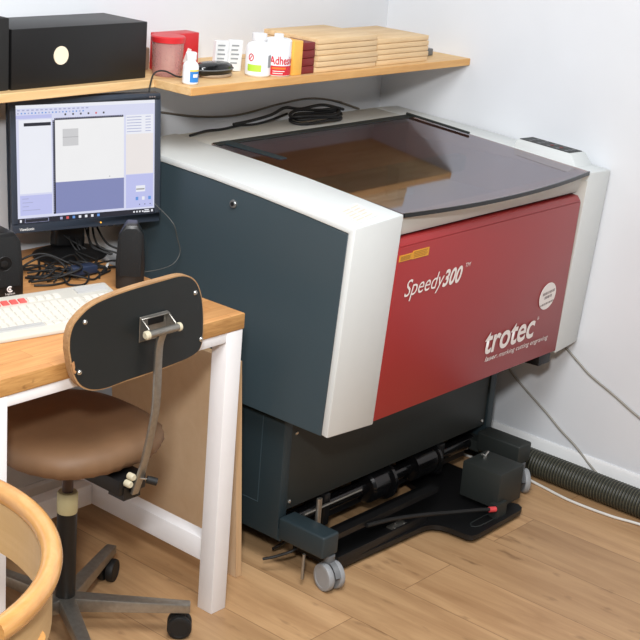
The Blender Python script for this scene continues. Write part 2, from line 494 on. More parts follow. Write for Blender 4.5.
# hinge arms lying on the lid
bm = B(); hexa(bm, [(.20, .632, lidz(.632)+.006), (.236, .632, lidz(.632)+.006), (.262, .45, lidz(.45)+.006), (.238, .45, lidz(.45)+.006)],
              [(.20, .632, lidz(.632)+.0036), (.236, .632, lidz(.632)+.0036), (.262, .45, lidz(.45)+.0036), (.238, .45, lidz(.45)+.0036)])
obj('hinge_arm', bm, M['teal_dark'], lid, smooth=0)
bm = B(); tube(bm, [(.990, .63, lidz(.63)+.009), (.990, .40, lidz(.40)+.009)], .0038, 10)
obj('hinge_arm', bm, M['charcoal'], lid)
bm = B(); hexa(bm, [(.178, .632, lidz(.632)+.0055), (1.0, .632, lidz(.632)+.0055), (1.0, .605, lidz(.605)+.0055), (.178, .612, lidz(.612)+.0055)],
              [(.178, .632, lidz(.632)+.0036), (1.0, .632, lidz(.632)+.0036), (1.0, .605, lidz(.605)+.0036), (.178, .612, lidz(.612)+.0036)])
obj('rear_band', bm, M['charcoal'], lid, smooth=0)
# strip under the lid
bm = B(); prism(bm, [(.010, .948), (.022, .904), (.05, .904), (.05, .948)], 'X', .174, .985); bev(bm, .002)
obj('front_strip', bm, M['grey_cover'], mac)
bm = B(); hexa(bm, [(.985, .0125, .948), (.985, .022, .904), (.985, .05, .904), (.985, .05, .948)],
              [(1.0038, .004, .950), (1.0038, .012, .93), (1.0038, .05, .93), (1.0038, .05, .95)])
obj('strip_end', bm, M['grey_cover'], mac)
bm = B(); box(bm, .174, 1.003, .0505, .07, ZB+.014, .905); obj('front_backing', bm, M['black_matte'], mac)
# red front
bm = B()
bot_l, bot_r = .1745, 1.0035
F = [(.1745, .0015, .882), (.979, .0015, .882), (bot_r, .031, .4335), (bot_l, .031, .4335)]
Bk = [(.1745, .034, .882), (.979, .034, .882), (bot_r, .05, .4335), (bot_l, .05, .4335)]
hexa(bm, F, Bk)
hexa(bm, [(.1745, .0015, .8825), (.979, .0015, .8825), (.976, .012, .8985), (.1745, .012, .8985)],
     [(.1745, .034, .8825), (.979, .034, .8825), (.976, .034, .8985), (.1745, .034, .8985)])
bev(bm, .002, 2, 20)
red = obj('front_panel', bm, M['red'], mac, label='red front panel with white lettering')
dn = V((0, .0295, -.4485)).normalized()
def onred(x, s, lift=.0016):
    """point on the red panel, s metres down from z = .9"""
    o = V((0, .0015-.0295/.4485*.018, .9))
    n = V((1, 0, 0)).cross(-dn).normalized()
    return o+V((x, 0, 0))+dn*s+n*lift
def redtext(s, x, sdown, w, h, name, lift=.0018, **k):
    me = fit(text_mesh(s, **k), w, None)
    ys = [v.co.y for v in me.vertices]
    me.transform(Matrix.Diagonal((1, h/max(ys), 1, 1)))
    me.transform(frame(onred(x, sdown, lift), (1, 0, 0), -dn))
    return obj_me(name, me, M['white_print'], red, 0)
redtext('Speedy', .2165, .150, .158, .0425, 'model_lettering', shear=.25, offset=0)
redtext('300', .3705, .1515, .079, .043, 'model_number', shear=.25, offset=.028)
redtext('TM', .459, .1165, .022, .011, 'trademark', shear=.2)
redtext('trotec', .6165, .3905, .240, .061, 'logo_lettering', offset=.02, shear=.06, spacing=1.0)
redtext('®', .8625, .344, .010, .010, 'registered_mark')
redtext('laser.', .6305, .415, .060, .0138, 'slogan_lettering', offset=.008, shear=.2)
redtext('marking cutting engraving', .697, .416, .243, .0138, 'slogan_lettering', shear=.2)
# round sticker
bm = B()
c = onred(.895, .2785, .0012); n = (onred(0, 0, 1)-onred(0, 0, 0)).normalized()
ring = [(c+V((1, 0, 0))*.0405*cos(2*pi*k/40)+dn*.0395*sin(2*pi*k/40)) for k in range(40)]
hexa(bm, ring, [p+n*.0008 for p in ring])
rs = obj('round_sticker', bm, M['white_print'], red, smooth=0, label='round white sticker with three lines of print')
bm = B()
for row, (s0, x0, x1) in enumerate([(.264, .868, .922), (.277, .880, .918), (.297, .866, .928)]):
    x = x0
    while x < x1:
        w = random.uniform(.003, .007)
        h = .008 if row < 2 else .006
        sk = -.10
        pts = [(x, s0+h), (x+w, s0+h), (x+w, s0), (x, s0)]
        bm.faces.new([bm.verts.new(onred(px, ps+sk*(px-.895), .0024)) for px, ps in pts])
        x += w+random.uniform(.0018, .0035)
obj('sticker_print', bm, M['sticker_grey'], rs, smooth=0)
for (xa, xb, sa, sb) in ((.1755, .226, .0385, .0545), (.226, .2905, .0345, .0555)):
    bm = B(); pts = [(xa, sb), (xb, sb), (xb, sa), (xa, sa)]
    hexa(bm, [onred(x, s, .0014) for x, s in pts], [onred(x, s, .0004) for x, s in pts])
    yl = obj('warning_label', bm, M['yellow_label'], red, smooth=0, label='yellow warning label with fine print')
    bm = B()
    for i in range(4):
        s = sa+.003+i*(sb-sa-.005)/4
        bm.faces.new([bm.verts.new(onred(x, y, .0019)) for x, y in ((xa+.004, s+.0018), (xb-.006-.004*(i % 2), s+.0018), (xb-.006-.004*(i % 2), s), (xa+.004, s))])
    obj('label_print', bm, M['ochre'], yl, smooth=0)
# underside of the body and small bracket
bm = B(); box(bm, .172, 1.004, .052, .765, ZB+.001, ZB+.012); obj('body_floor', bm, M['charcoal'], mac)
bm = B(); prism(bm, [(.034, ZB-.001), (.10, ZB-.001), (.10, .398), (.034, .402)], 'X', .925, .985); bev(bm, .003)
obj('bracket', bm, M['black'], mac)
# --- base stand
BX0, BX1, BYF, BYR = .043, .983, .2, .745
bm = B(); box(bm, BX0, BX0+.03, BYF, BYR, .0885, ZB); bev(bm, .003)
bs = obj('base_side', bm, M['teal_dark'], mac, label='dark teal side of the base')
bm = B()   # raised outline of the service door
for y0, y1, z0, z1 in ((.272, .274, .17, .405), (.272, .62, .168, .170)):
    box(bm, BX0-.0012, BX0+.001, y0, y1, z0, z1)
obj('door_seam', bm, M['teal'], bs, smooth=0)
bm = B(); box(bm, BX1-.03, BX1, BYF, BYR, .0885, ZB); bev(bm, .003); obj('base_side', bm, M['teal_dark'], mac)
bm = B(); box(bm, BX0+.03, BX1-.03, BYF+.006, BYF+.018, .160, ZB); bev(bm, .001)
fp = obj('base_front_panel', bm, M['charcoal'], mac, label='charcoal front panel of the base')
for x, z in ((.095, .366), (.086, .180), (.935, .388), (.935, .176)):
    bm = B(); lathe(bm, [(.0055, .0), (.0055, -.002), (.003, -.004), (0, -.0042)], (x, BYF+.006, z), 'Y', 12)
    obj('screw', bm, M['chrome'], fp)
bm = B(); box(bm, BX0+.03, BX1-.03, BYR-.01, BYR, .16, ZB); obj('base_back_panel', bm, M['charcoal'], mac)
bm = B(); box(bm, BX0+.03, BX1-.03, .50, .53, .09, .16); obj('rear_crossbar', bm, M['black'], mac)
# feet and casters
for fx0, fx1, nm in ((.043, .1025, 'left'), (.908, .972, 'right')):
    bm = B(); box(bm, fx0, fx1, .048, .1985, .0932, .1526); bev(bm, .006, 3)
    box(bm, fx0+.001, fx1-.001, .19, BYR, .0885, .120)
    ft = obj('foot', bm, M['teal_dark'] if nm == 'left' else M['charcoal'], mac)
def caster_wheel(bm, c, ax, r, w):
    """disc wheel, axle along unit vector ax"""
    ax = V(ax).normalized()
    prof_ = [(0, -w/2), (r*.72, -w/2), (r*.74, -w/2-.001), (r*.95, -w/2), (r, -w/2+.003), (r, w/2-.003), (r*.95, w/2), (0, w/2)]
    b2 = B(); lathe(b2, prof_, (0, 0, 0), 'Z', 28)
    mtx = Matrix.Translation(c) @ V((0, 0, 1)).rotation_difference(ax).to_matrix().to_4x4()
    bmesh.ops.transform(b2, matrix=mtx, verts=b2.verts)
    tmp = bpy.data.meshes.new('t'); b2.to_mesh(tmp); b2.free(); bm.from_mesh(tmp); bpy.data.meshes.remove(tmp)
for cx, cy, ang in ((.083, .058, 14), (.944, .060, 40), (.083, .66, 60), (.944, .66, 20)):
    ax = V((cos(radians(ang)), -sin(radians(ang))*1.0, 0))
    bm = B()
    lathe(bm, [(.014, .092), (.014, .072), (.010, .066), (.010, .05), (0, .05)], (cx, cy, 0), 'Z', 16)
    fw_ = V((ax.y, -ax.x, 0))
    o_ = V((cx, cy, .036))+fw_*.006
    tube(bm, [o_-ax*.019, o_+ax*.019], .009, 12)
    hood = []
    for k in range(9):
        a = radians(-10+k*22)
        hood.append(o_+fw_*(-.0385*cos(a))+V((0, 0, .0385*sin(a))))
    tube(bm, hood, .004, sec=[(-.003, -.007), (.003, -.007), (.003, .007), (-.003, .007)])
    cs = obj('caster', bm, M['caster_dark'], mac)
    for sgn in (-1, 1):
        bm = B(); caster_wheel(bm, o_+ax*sgn*.016, ax, .036, .016)
        obj('wheel', bm, M['caster'], cs)
# levelling bolts by the left foot
bm = B(); tube(bm, [(.117, .135, .075), (.117, .135, .205)], .0055, 10); tube(bm, [(.127, .137, .10), (.127, .137, .203)], .0045, 10)
obj('levelling_bolt', bm, M['steel'], mac)
bm = B(); tube(bm, [(.040, .105, .02), (.040, .105, .088)], .004, 10); obj('levelling_bolt', bm, M['steel'], mac)
# low black tray under the stand
bm = B()
o_line = [(.15, .085)] + [(.48, .072), (.505, .070), (.525, .062), (.538, .045), (.545, .020), (.548, -.035)] + \
         [(.556, -.050), (.575, -.054), (.79, -.048), (.812, -.040), (.822, -.022), (.815, .0), (.80, .06)] + [(.895, .10), (.895, .30), (.70, .30), (.68, .235), (.15, .235)]
hexa(bm, [(x, y, .026) for x, y in o_line], [(x, y, .012) for x, y in o_line])
tray = obj('tray', bm, M['black'], mac, label='black floor tray with handle tab')
bm = B(); pts = [(.60, -.015), (.62, -.028), (.70, -.028), (.72, -.015), (.70, -.002), (.62, -.002)]
pp = spline([(x, y, .0265) for x, y in pts+pts[:1]], 6)
tube(bm, pp, .0014, 6); obj('handle_slot', bm, M['charcoal'], tray)
bm = B(); box(bm, .15, .53, .082, .088, .012, .050); bev(bm, .001); obj('tray_lip', bm, M['black'], tray)
bm = B(); box(bm, .415, .475, .105, .135, .026, .030); obj('metal_plate', bm, M['steel'], tray)
for x, y in ((.425, .112), (.465, .112), (.445, .128)):
    bm = B(); lathe(bm, [(.004, 0), (.004, .003), (0, .0035)], (x, y, .030), 'Z', 8); obj('screw', bm, M['chrome'], tray)
# lift drive seen in the gap: shaft, drum, motor
bm = B()
tube(bm, [(.10, .235, .105), (.93, .235, .105)], .020, 18)
sh = obj('drive_shaft', bm, M['black_gloss'], mac)
bm = B(); lathe(bm, [(.018, -.05), (.040, -.045), (.046, -.038), (.046, .030), (.056, .032), (.056, .042), (.02, .045)], (.47, .235, .105), 'X', 32)
obj('drum', bm, M['black_gloss'], sh)
bm = B(); lathe(bm, [(.02, -.055), (.042, -.05), (.042, .045), (.048, .047), (.048, .056), (.018, .06)], (.675, .235, .108), 'X', 32)
obj('motor', bm, M['black_gloss'], sh)
for x in (.235, .74):
    bm = B(); box(bm, x-.012, x+.012, .20, .27, .066, .158); bev(bm, .004); obj('shaft_bracket', bm, M['black'], sh)
bm = B(); box(bm, .10, .93, .25, .275, .05, .085); obj('crossbar', bm, M['black'], mac)
bm = B(); tube(bm, [(.13, .19, .135), (.36, .19, .135)], .004, 8); obj('guide_rod', bm, M['steel'], mac)
bm = B(); box(bm, .15, .60, .105, .13, .085, .10); obj('crossbar', bm, M['black'], mac)
# motor housing in front of the right foot
bm = B(); box(bm, .706, .822, -.024, .105, .045, .150); bev(bm, .003)
box(bm, .69, .74, -.034, -.010, .026, .066)
mb = obj('motor_box', bm, M['charcoal'], mac, label='square black motor box')
bm = B(); tube(bm, [(.768, .075, .15), (.768, .075, .158)], .006, 8)
tube(bm, [(.768, .075, .157), (.784, .075, .166)], .0032, 8); tube(bm, [(.768, .075, .157), (.752, .075, .166)], .0032, 8)
obj('wing_bolt', bm, M['chrome'], mb)
bm = B(); tube(bm, spline([(.28, .10, .09), (.38, .09, .080), (.48, .06, .072), (.56, .03, .064), (.63, -.005, .062), (.672, -.024, .058)], 8), .0055, 8)
pc = obj('power_cord', bm, M['rubber'], mac)
bm = B(); tube(bm, [(.668, -.022, .058), (.688, -.030, .056)], .0078, 10); obj('plug_tip', bm, M['red_plug'], pc, label='red plug tip')
bm = B(); tube(bm, spline([(.10, .26, .02), (.12, .20, .07), (.07, .16, .07), (.035, .19, .05), (.012, .215, .04)], 8), .004, 8)
obj('power_cord', bm, M['rubber'], mac)

# ------------------------------------------------------------------ desk
dk = thing('desk', 'wooden topped desk on white square steel legs', 'desk', (-.53, .49, 0))
bm = B(); box(bm, -.896, -.176, .154, .822, .7125, .75); bev(bm, .003)
bm.normal_update()
for f in bm.faces: f.material_index = 1 if abs(f.normal.z) < .5 else 0
obj('desktop', bm, [M['worktop'], M['worktop_edge']], dk)
for x0 in (-.879, -.2275):
    bm = B(); box(bm, x0, x0+.048, .1555, .203, 0, .712); bev(bm, .002)
    obj('leg', bm, M['white_steel'], dk)
    bm = B(); box(bm, x0+.006, x0+.044, .203, .640, .122, .180); bev(bm, .002); obj('floor_rail', bm, M['white_steel'], dk)
    bm = B(); box(bm, x0+.004, x0+.044, .203, .790, .684, .712); bev(bm, .002); obj('top_rail', bm, M['white_steel'], dk)
bm = B(); box(bm, -.835, -.2215, .600, .640, .122, .178); bev(bm, .002); obj('rear_rail', bm, M['white_steel'], dk)
bm = B(); box(bm, -.831, -.2275, .158, .198, .688, .7125); bev(bm, .002); obj('top_rail', bm, M['white_steel'], dk)
bm = B(); box(bm, -.879, -.1835, .790, .840, .672, .7125); bev(bm, .002); obj('wall_batten', bm, M['white_steel'], dk)
# ------------------------------------------------------------------ leaning particle board
bm = B()
hexa(bm, [(-.056, .240, 0), (-.035, .240, 0), (-.083, .240, .588), (-.104, .240, .588)],
     [(-.056, .69, 0), (-.035, .69, 0), (-.083, .69, .588), (-.104, .69, .588)])
bev(bm, .0012, 1); bm.normal_update()
for f in bm.faces: f.material_index = 1 if abs(f.normal.x) < .7 else 0
tag(obj('particle_board', bm, [M['mdf'], M['mdf_edge']]), 'tan particle board standing on edge between the desk leg and the machine', 'board')

# ------------------------------------------------------------------ swivel chair
CX, CY = -.534, .325
ch = thing('swivel_chair', 'old swivel work chair with brown vinyl seat and black curved backrest', 'chair', (CX, CY, 0))
sx_, sy_ = -.508, .312
bm = B()
pr = [(0, .455), (.12, .456), (.160, .460), (.176, .470), (.180, .484), (.176, .498), (.162, .510), (.13, .518), (.07, .522), (0, .523)]
sx_ = -.545
pr = [(0, .452), (.12, .453), (.162, .457), (.184, .466), (.192, .482), (.190, .500), (.178, .513), (.15, .521), (.08, .526), (0, .527)]
lathe(bm, pr, (sx_, sy_, .018), 'Z', 72, 1, 1)
for v in bm.verts:      # slightly squared circle
    a = atan2(v.co.y-sy_, v.co.x-sx_)
    k = (abs(cos(a))**2.7+abs(sin(a))**2.7)**(-1/2.7)
    v.co.x = sx_+(v.co.x-sx_)*k*.965; v.co.y = sy_+(v.co.y-sy_)*k*.985
# wrinkles round the lower rim
for v in bm.verts:
    d = V((v.co.x-sx_, v.co.y-sy_)); r = d.length
    if r > .165 and v.co.z < .52:
        a = atan2(d.y, d.x); k = .0018*sin(a*37)+.0012*sin(a*61+1)
        v.co.x += d.x/r*k; v.co.y += d.y/r*k
seat = obj('seat', bm, M['seat'], ch, label='round brown vinyl seat', smooth=60)
bm = B(); lathe(bm, [(0, .468), (.14, .468), (.15, .478), (0, .478)], (sx_, sy_, 0), 'Z', 40); obj('seat_board', bm, M['ply'], ch)
# backrest: curved rounded board. outline in (x, z)
from mathutils import geometry as _g
outl = [(-.7341, .8012), (-.7324, .8315), (-.716, .8587), (-.6668, .8835), (-.5768, .8953), (-.4821, .899), (-.4258, .8974), (-.3897, .8757),
        (-.3691, .8322), (-.361, .7743), (-.3637, .7298), (-.3863, .7121), (-.4565, .7039), (-.5676, .6992), (-.6472, .6969), (-.694, .7127), (-.7202, .7463)]
bcx, bcz = -.540, .80
def _shift(x, z):
    d = .094+.9*(x-bcx)**2*.55-.1
    return x+.93*d, z-.48*d
outl = [_shift(x, z) for x, z in outl]
ol = spline([(x, 0, z) for x, z in outl+outl[:1]], 6)[:-1]
def by(x, z):   # curved towards the sitter at the ends, leaning back slightly
    return .094+.9*(x-bcx)**2*.55 + .00*(z-bcz)
def slab(off, inset, thick, nr=7):
    bm = B(); rings = {0: [], 1: []}
    for side in (0, 1):
        for j in range(nr):
            k = 1-j/nr
            ring = []
            for p in ol:
                dx, dz = p.x-bcx, p.z-bcz
                L = sqrt(dx*dx+dz*dz); kk = k*(L-inset)/L
                x, z = bcx+dx*kk, bcz+dz*kk
                ring.append(bm.verts.new((x, by(x, z)+off+side*thick, z)))
            rings[side].append(ring)
        cvt = bm.verts.new((bcx, by(bcx, bcz)+off+side*thick, bcz))
        n = len(ol)
        for a, b in zip(rings[side], rings[side][1:]):
            for i in range(n): bm.faces.new([a[i], a[(i+1) % n], b[(i+1) % n], b[i]])
        for i in range(n): bm.faces.new([rings[side][-1][i], rings[side][-1][(i+1) % n], cvt])
    n = len(ol); a, b = rings[0][0], rings[1][0]
    for i in range(n): bm.faces.new([a[i], a[(i+1) % n], b[(i+1) % n], b[i]])
    return bm
bk = obj('backrest', slab(.0, .0, .016), M['ply'], ch, label='curved plywood backrest')
obj('back_cover', slab(-.0012, .0035, .0016), M['chair_black'], bk, label='scuffed black rear face of the backrest')
bm = B()
cp = [(-.7262, .772), (-.7195, .775), (-.7165, .762), (-.7175, .757), (-.7125, .752), (-.716, .748), (-.7205, .752)]
cp = [_shift(*q_) for q_ in cp]
hexa(bm, [(x, by(x, z)-.0022, z) for x, z in cp], [(x, by(x, z)-.0010, z) for x, z in cp])
obj('worn_chip', bm, M['ply_chip'], bk, smooth=0, label='chipped patch of bare wood')
for x, z in [_shift(*q_) for q_ in ((-.693, .850), (-.704, .748), (-.394, .853), (-.368, .744))]:
    bm = B(); lathe(bm, [(.006, 0), (.0055, -.002), (.0035, -.0038), (0, -.0042)], (x, by(x, z)-.001, z), 'Y', 14)
    obj('screw', bm, M['chrome'], bk)
# bracket: folded plate, pivot rod with cream ends, black name plate
BXC, BZC = -.516, .806
Y0 = by(BXC, BZC)-.002
bl, br_ = BXC-.040, BXC+.036
bm = B()
box(bm, bl, br_, Y0-.003, Y0, BZC-.026, BZC+.028)
hexa(bm, [(bl, Y0-.003, BZC+.028), (br_, Y0-.003, BZC+.028), (br_, Y0-.003, BZC+.0255), (bl, Y0-.003, BZC+.0255)],
     [(bl, Y0-.010, BZC+.026), (br_, Y0-.010, BZC+.026), (br_, Y0-.010, BZC+.0235), (bl, Y0-.010, BZC+.0235)])
for x in (bl, br_-.003):
    hexa(bm, [(x, Y0-.003, BZC+.028), (x, Y0-.030, BZC+.010), (x, Y0-.030, BZC-.010), (x, Y0-.003, BZC-.024)],
         [(x+.003, Y0-.003, BZC+.028), (x+.003, Y0-.030, BZC+.010), (x+.003, Y0-.030, BZC-.010), (x+.003, Y0-.003, BZC-.024)])
bev(bm, .0008, 1)
brk = obj('bracket', bm, M['steel'], bk, label='folded steel bracket')
bm = B(); box(bm, BXC-.018, BXC+.024, Y0-.0042, Y0-.003, BZC+.007, BZC+.021); obj('name_plate', bm, M['black'], brk, smooth=0)
bm = B(); tube(bm, [(bl-.004, Y0-.032, BZC), (br_+.004, Y0-.032, BZC)], .0078, 14); rod = obj('pivot_rod', bm, M['steel'], brk)
for x0, x1 in ((bl-.013, bl), (br_, br_+.011)):
    bm = B(); lathe(bm, [(0, x0), (.006, x0), (.0092, x0+.003), (.0092, x1-.003), (.006, x1), (0, x1)], (0, Y0-.032, BZC), 'X', 16)
    obj('end_cap', bm, M['cream'], rod)
# curved flat steel bar
bar = spline([(-.520, Y0-.032, .804), (-.524, .066, .765), (-.526, .064, .66), (-.528, .069, .603), (-.532, .088, .503), (-.537, .107, .432)], 8)
bm = B(); tube(bm, bar, .01, sec=[(-.004, -.0095), (.004, -.0095), (.004, .0095), (-.004, .0095)]); bev(bm, .002, 2, 40)
obj('back_bar', bm, M['steel'], ch, label='curved flat steel bar')
bm = B(); box(bm, -.572, -.497, .115, .35, .432, .468); bev(bm, .003)
box(bm, -.562, -.515, .112, .16, .42, .45)
mc = obj('tilt_mechanism', bm, M['black'], ch)
for x, z in ((-.549, .476), (-.557, .462)):
    bm = B(); lathe(bm, [(0, -.016), (.006, -.016), (.0078, -.013), (.0078, .0), (0, .0)], (x, .112, z), 'Y', 14)
    obj('knob', bm, M['cream'], mc)
bm = B(); tube(bm, [(-.545, .10, .474), (-.522, .082, .470)], .002, 6); lv = obj('lever', bm, M['chrome'], mc)
bm = B(); tube(bm, [(-.524, .084, .470), (-.508, .070, .464)], .0085, 12); obj('lever_grip', bm, M['rubber'], lv)
# column
bm = B(); tube(bm, [(CX, CY, .33), (CX, CY, .440)], .0125, 16); obj('column_rod', bm, M['brown_rod'], ch)
bm = B(); lathe(bm, [(0, .306), (.0225, .306), (.0235, .309), (.0235, .352), (.021, .356), (0, .356)], (CX, CY, 0), 'Z', 24); obj('collar', bm, M['ivory'], ch, label='ivory plastic collar')
bm = B(); lathe(bm, [(0, .06), (.0225, .06), (.0225, .306), (0, .306)], (CX, CY, 0), 'Z', 24); obj('column', bm, M['black'], ch)
for k in range(5):
    a = radians(27+72*k)
    d = V((cos(a), sin(a), 0)); s = V((-d.y, d.x, 0))
    def pt(r, w, z): return V((CX, CY, z))+d*r+s*w
    bm = B()
    hexa(bm, [pt(.0, -.019, .062), pt(.0, .019, .062), pt(.0, .019, .098), pt(.0, -.019, .098)],
         [pt(.285, -.013, .064), pt(.285, .013, .064), pt(.285, .013, .086), pt(.285, -.013, .086)])
    bev(bm, .003)
    lg = obj('leg', bm, M['steel'], ch, label='grey metal star leg')
    bm = B()
    ax = s
    for g in (-1, 1):
        caster_wheel(bm, pt(.262, g*.012, .0285), ax, .0285, .017)
    tube(bm, [pt(.268, 0, .03), pt(.268, 0, .066)], .008, 10)
    tube(bm, [pt(.262, -.015, .0285), pt(.262, .015, .0285)], .012, 10)
    obj('caster', bm, M['rubber'], lg)

# ------------------------------------------------------------------ bentwood chair, near left corner
def circ3(a, b, c):
    ax, ay, bx, by_, cx, cy = *a, *b, *c
    d = 2*(ax*(by_-cy)+bx*(cy-ay)+cx*(ay-by_))
    ux = ((ax*ax+ay*ay)*(by_-cy)+(bx*bx+by_*by_)*(cy-ay)+(cx*cx+cy*cy)*(ay-by_))/d
    uy = ((ax*ax+ay*ay)*(cx-bx)+(bx*bx+by_*by_)*(ax-cx)+(cx*cx+cy*cy)*(bx-ax))/d
    return ux, uy, sqrt((ax-ux)**2+(ay-uy)**2)
ZR = .750
bc = thing('bentwood_chair', 'varnished bentwood chair with curved laminated backrest, cut off by the lower left corner', 'chair', (-1.38, -.22, 0))
ux, uy, ur = -1.4538, -.2054, .3393
bm = B()
A0, A1 = radians(-78), radians(52)
arc = [V((ux+ur*cos(A0+(A1-A0)*i/40), uy+ur*sin(A0+(A1-A0)*i/40), ZR-.022)) for i in range(41)]
sec = [(.018*cos(2*pi*k/16), .0165*sin(2*pi*k/16)) for k in range(16)]
tube(bm, arc, .02, sec=sec)
obj('top_rail', bm, M['bent'], bc, label='thick rounded laminated rim')
bm = B()
for i in range(40):
    pa = []
    for t in (i, i+1):
        a = A0+(A1-A0)*t/40
        e = [V((ux+r*cos(a), uy+r*sin(a), z)) for r, z in ((ur-.010, ZR-.03), (ur+.002, ZR-.03), (ur+.002, ZR-.125), (ur-.010, ZR-.125))]
        pa.append(e)
    hexa(bm, pa[0], pa[1])
bmesh.ops.remove_doubles(bm, verts=bm.verts, dist=1e-5)
obj('backrest', bm, M['bent_ply'], bc, label='pale plywood backrest')
bm = B(); lathe(bm, [(0, .43), (.235, .43), (.245, .437), (.245, .446), (.235, .452), (0, .449)], (ux+.03, uy, 0), 'Z', 48)
obj('seat', bm, M['bent_ply'], bc)
for i, a in enumerate((-58, 34, 140, 215)):
    r0 = ur-.004 if i < 2 else .20
    a_ = radians(a)
    bm = B()
    x0, y0 = ux+.03*(i > 1)+r0*cos(a_), uy+r0*sin(a_)
    z0 = ZR-.09 if i < 2 else .44
    xm, ym = ux+.03+.24*cos(a_), uy+.24*sin(a_)
    pts = [(x0, y0, z0), (xm, ym, .44), (xm+.04*cos(a_), ym+.04*sin(a_), .013)] if i < 2 else [(x0, y0, z0), (x0+.06*cos(a_), y0+.06*sin(a_), .013)]
    pts = spline(pts, 8) if i < 2 else pts
    rr_ = [.0155-.004*j/max(1, len(pts)-1) for j in range(len(pts))]
    tube(bm, pts, .014, 14, rr=rr_); obj('leg', bm, M['bent'], bc)

# ------------------------------------------------------------------ monitor
mw, mh = .376, .3165
mc_ = V((-.2160, .656, .9965)); yaw, til, rl = -.3217, .0438, .017
n_ = V((sin(yaw)*cos(til), -cos(yaw)*cos(til), sin(til)))
x_ = V((cos(yaw), sin(yaw), 0)); y_ = n_.cross(x_)
xa = (x_*cos(rl)+y_*sin(rl)).normalized(); ya = n_.cross(xa).normalized()
MF = Matrix((xa, ya, n_)).transposed().to_4x4(); MF.translation = mc_
mon = thing('monitor', 'flat desktop monitor showing design software, standing under the shelf', 'monitor', (-.25, .66, .75))
bm = B()
bx, bt, bb = .0135, .0155, .0215
for r in ((-mw/2, mw/2, mh/2-bt, mh/2), (-mw/2, mw/2, -mh/2, -mh/2+bb), (-mw/2, -mw/2+bx, -mh/2+bb, mh/2-bt), (mw/2-bx, mw/2, -mh/2+bb, mh/2-bt)):
    box(bm, r[0], r[1], r[2], r[3], -.03, .0)
bmesh.ops.remove_doubles(bm, verts=bm.verts, dist=1e-5)
bev(bm, .002, 2, 60)
obj('bezel', bm, M['bezel'], mon, xf=MF)
bm = B(); hexa(bm, [(-mw/2+.003, -mh/2+.003, -.03), (mw/2-.003, -mh/2+.003, -.03), (mw/2-.003, mh/2-.003, -.03), (-mw/2+.003, mh/2-.003, -.03)],
              [(-.14, -.11, -.062), (.14, -.11, -.062), (.14, .11, -.062), (-.14, .11, -.062)])
obj('rear_housing', bm, M['bezel'], mon, xf=MF)
SX0, SX1, SY0, SY1 = -mw/2+bx, mw/2-bx, -mh/2+bb, mh/2-bt
SM = {k: screen_mat('screen_'+k, c) for k, c in dict(base=(216, 219, 242), white=(236, 238, 246), page=(240, 240, 241), blue=(130, 137, 184), dark=(30, 32, 44),
      lav=(190, 194, 238), grey=(205, 205, 207), cream=(236, 230, 228), line=(168, 172, 208), red=(214, 90, 90), ltblue=(100, 150, 220), gline=(170, 170, 172)).items()}
keys = list(SM); bm = B()
lay = [0]
def rect(u0, v0, u1, v1, k, lvl=1):
    z = -.004+.00012*lvl
    p = [(SX0+(SX1-SX0)*u, SY1-(SY1-SY0)*v, z) for u, v in ((u0, v0), (u1, v0), (u1, v1), (u0, v1))]
    f = bm.faces.new([bm.verts.new(q_) for q_ in p]); f.material_index = keys.index(k)
rect(0, 0, 1, 1, 'base', 0)
rect(0, 0, 1, .03, 'white')
rect(.0, .085, .25, .115, 'lav')
for i in range(16): rect(.012+i*.032, .04, .030+i*.032, .050, 'line')
for i in range(20): rect(.012+i*.024, .064, .022+i*.024, .076, 'ltblue' if i % 3 else 'line')
for i in range(6): rect(.34+i*.055, .085, .352+i*.055, .100, 'red' if i == 4 else 'dark')
rect(.02, .125, .245, .745, 'white'); rect(.055, .150, .243, .178, 'dark', 2); rect(.03, .155, .045, .170, 'white', 2)
rect(.02, .76, .245, .93, 'lav')
for i in range(4): rect(.035, .785+.033*i, .08+.05*(i == 3)+.03*(i % 2), .791+.033*i, 'line', 2)
rect(.268, .120, .765, .137, 'dark'); rect(.255, .137, .272, .935, 'dark')
for i in range(30): rect(.275+i*.0163, .122, .281+i*.0163, .129, 'line', 2)
for i in range(40): rect(.257, .142+i*.0197, .263, .149+i*.0197, 'line', 2)
rect(.272, .137, .770, .665, 'page'); rect(.272, .665, .770, .935, 'blue')
rect(.325, .215, .437, .360, 'grey', 2); rect(.325, .283, .437, .288, 'gline', 3)
rect(.66, .640, .668, .648, 'gline', 2)
rect(.785, .125, .99, .29, 'white'); rect(.785, .29, .99, .64, 'cream')
for i in range(6): rect(.79, .14+i*.025, .90, .146+i*.025, 'line', 2); rect(.93, .14+i*.025, .97, .146+i*.025, 'line', 2)
rect(.785, .645, .99, .94, 'lav')
rect(.86, .745, .93, .80, 'white', 2); rect(.862, .770, .925, .784, 'gline', 3)
for i in range(3): rect(.858+i*.048, .845, .878+i*.048, .875, 'ltblue' if i != 1 else 'white', 2)
for i in range(3): rect(.885+i*.04, .91, .892+i*.04, .918, 'dark', 2)
rect(0, .955, 1, 1, 'dark', 2); rect(.05, .960, .22, .994, 'line', 2)
rect(.055, .963, .215, .991, 'dark', 3); rect(.015, .965, .028, .988, 'white', 3)
for i, k in enumerate(('line', 'red', 'ltblue', 'white', 'white', 'white', 'ltblue')): rect(.30+i*.045, .966, .318+i*.045, .988, k, 3)
for i in range(4): rect(.84+i*.022, .97, .852+i*.022, .984, 'white', 3)
rect(.925, .963, .96, .972, 'white', 3); rect(.92, .978, .965, .988, 'white', 3); rect(.976, .966, .99, .986, 'white', 3)
scr = obj('screen', bm, [SM[k] for k in keys], mon, smooth=0, xf=MF, label='lit screen with a blank white page and tool panels')
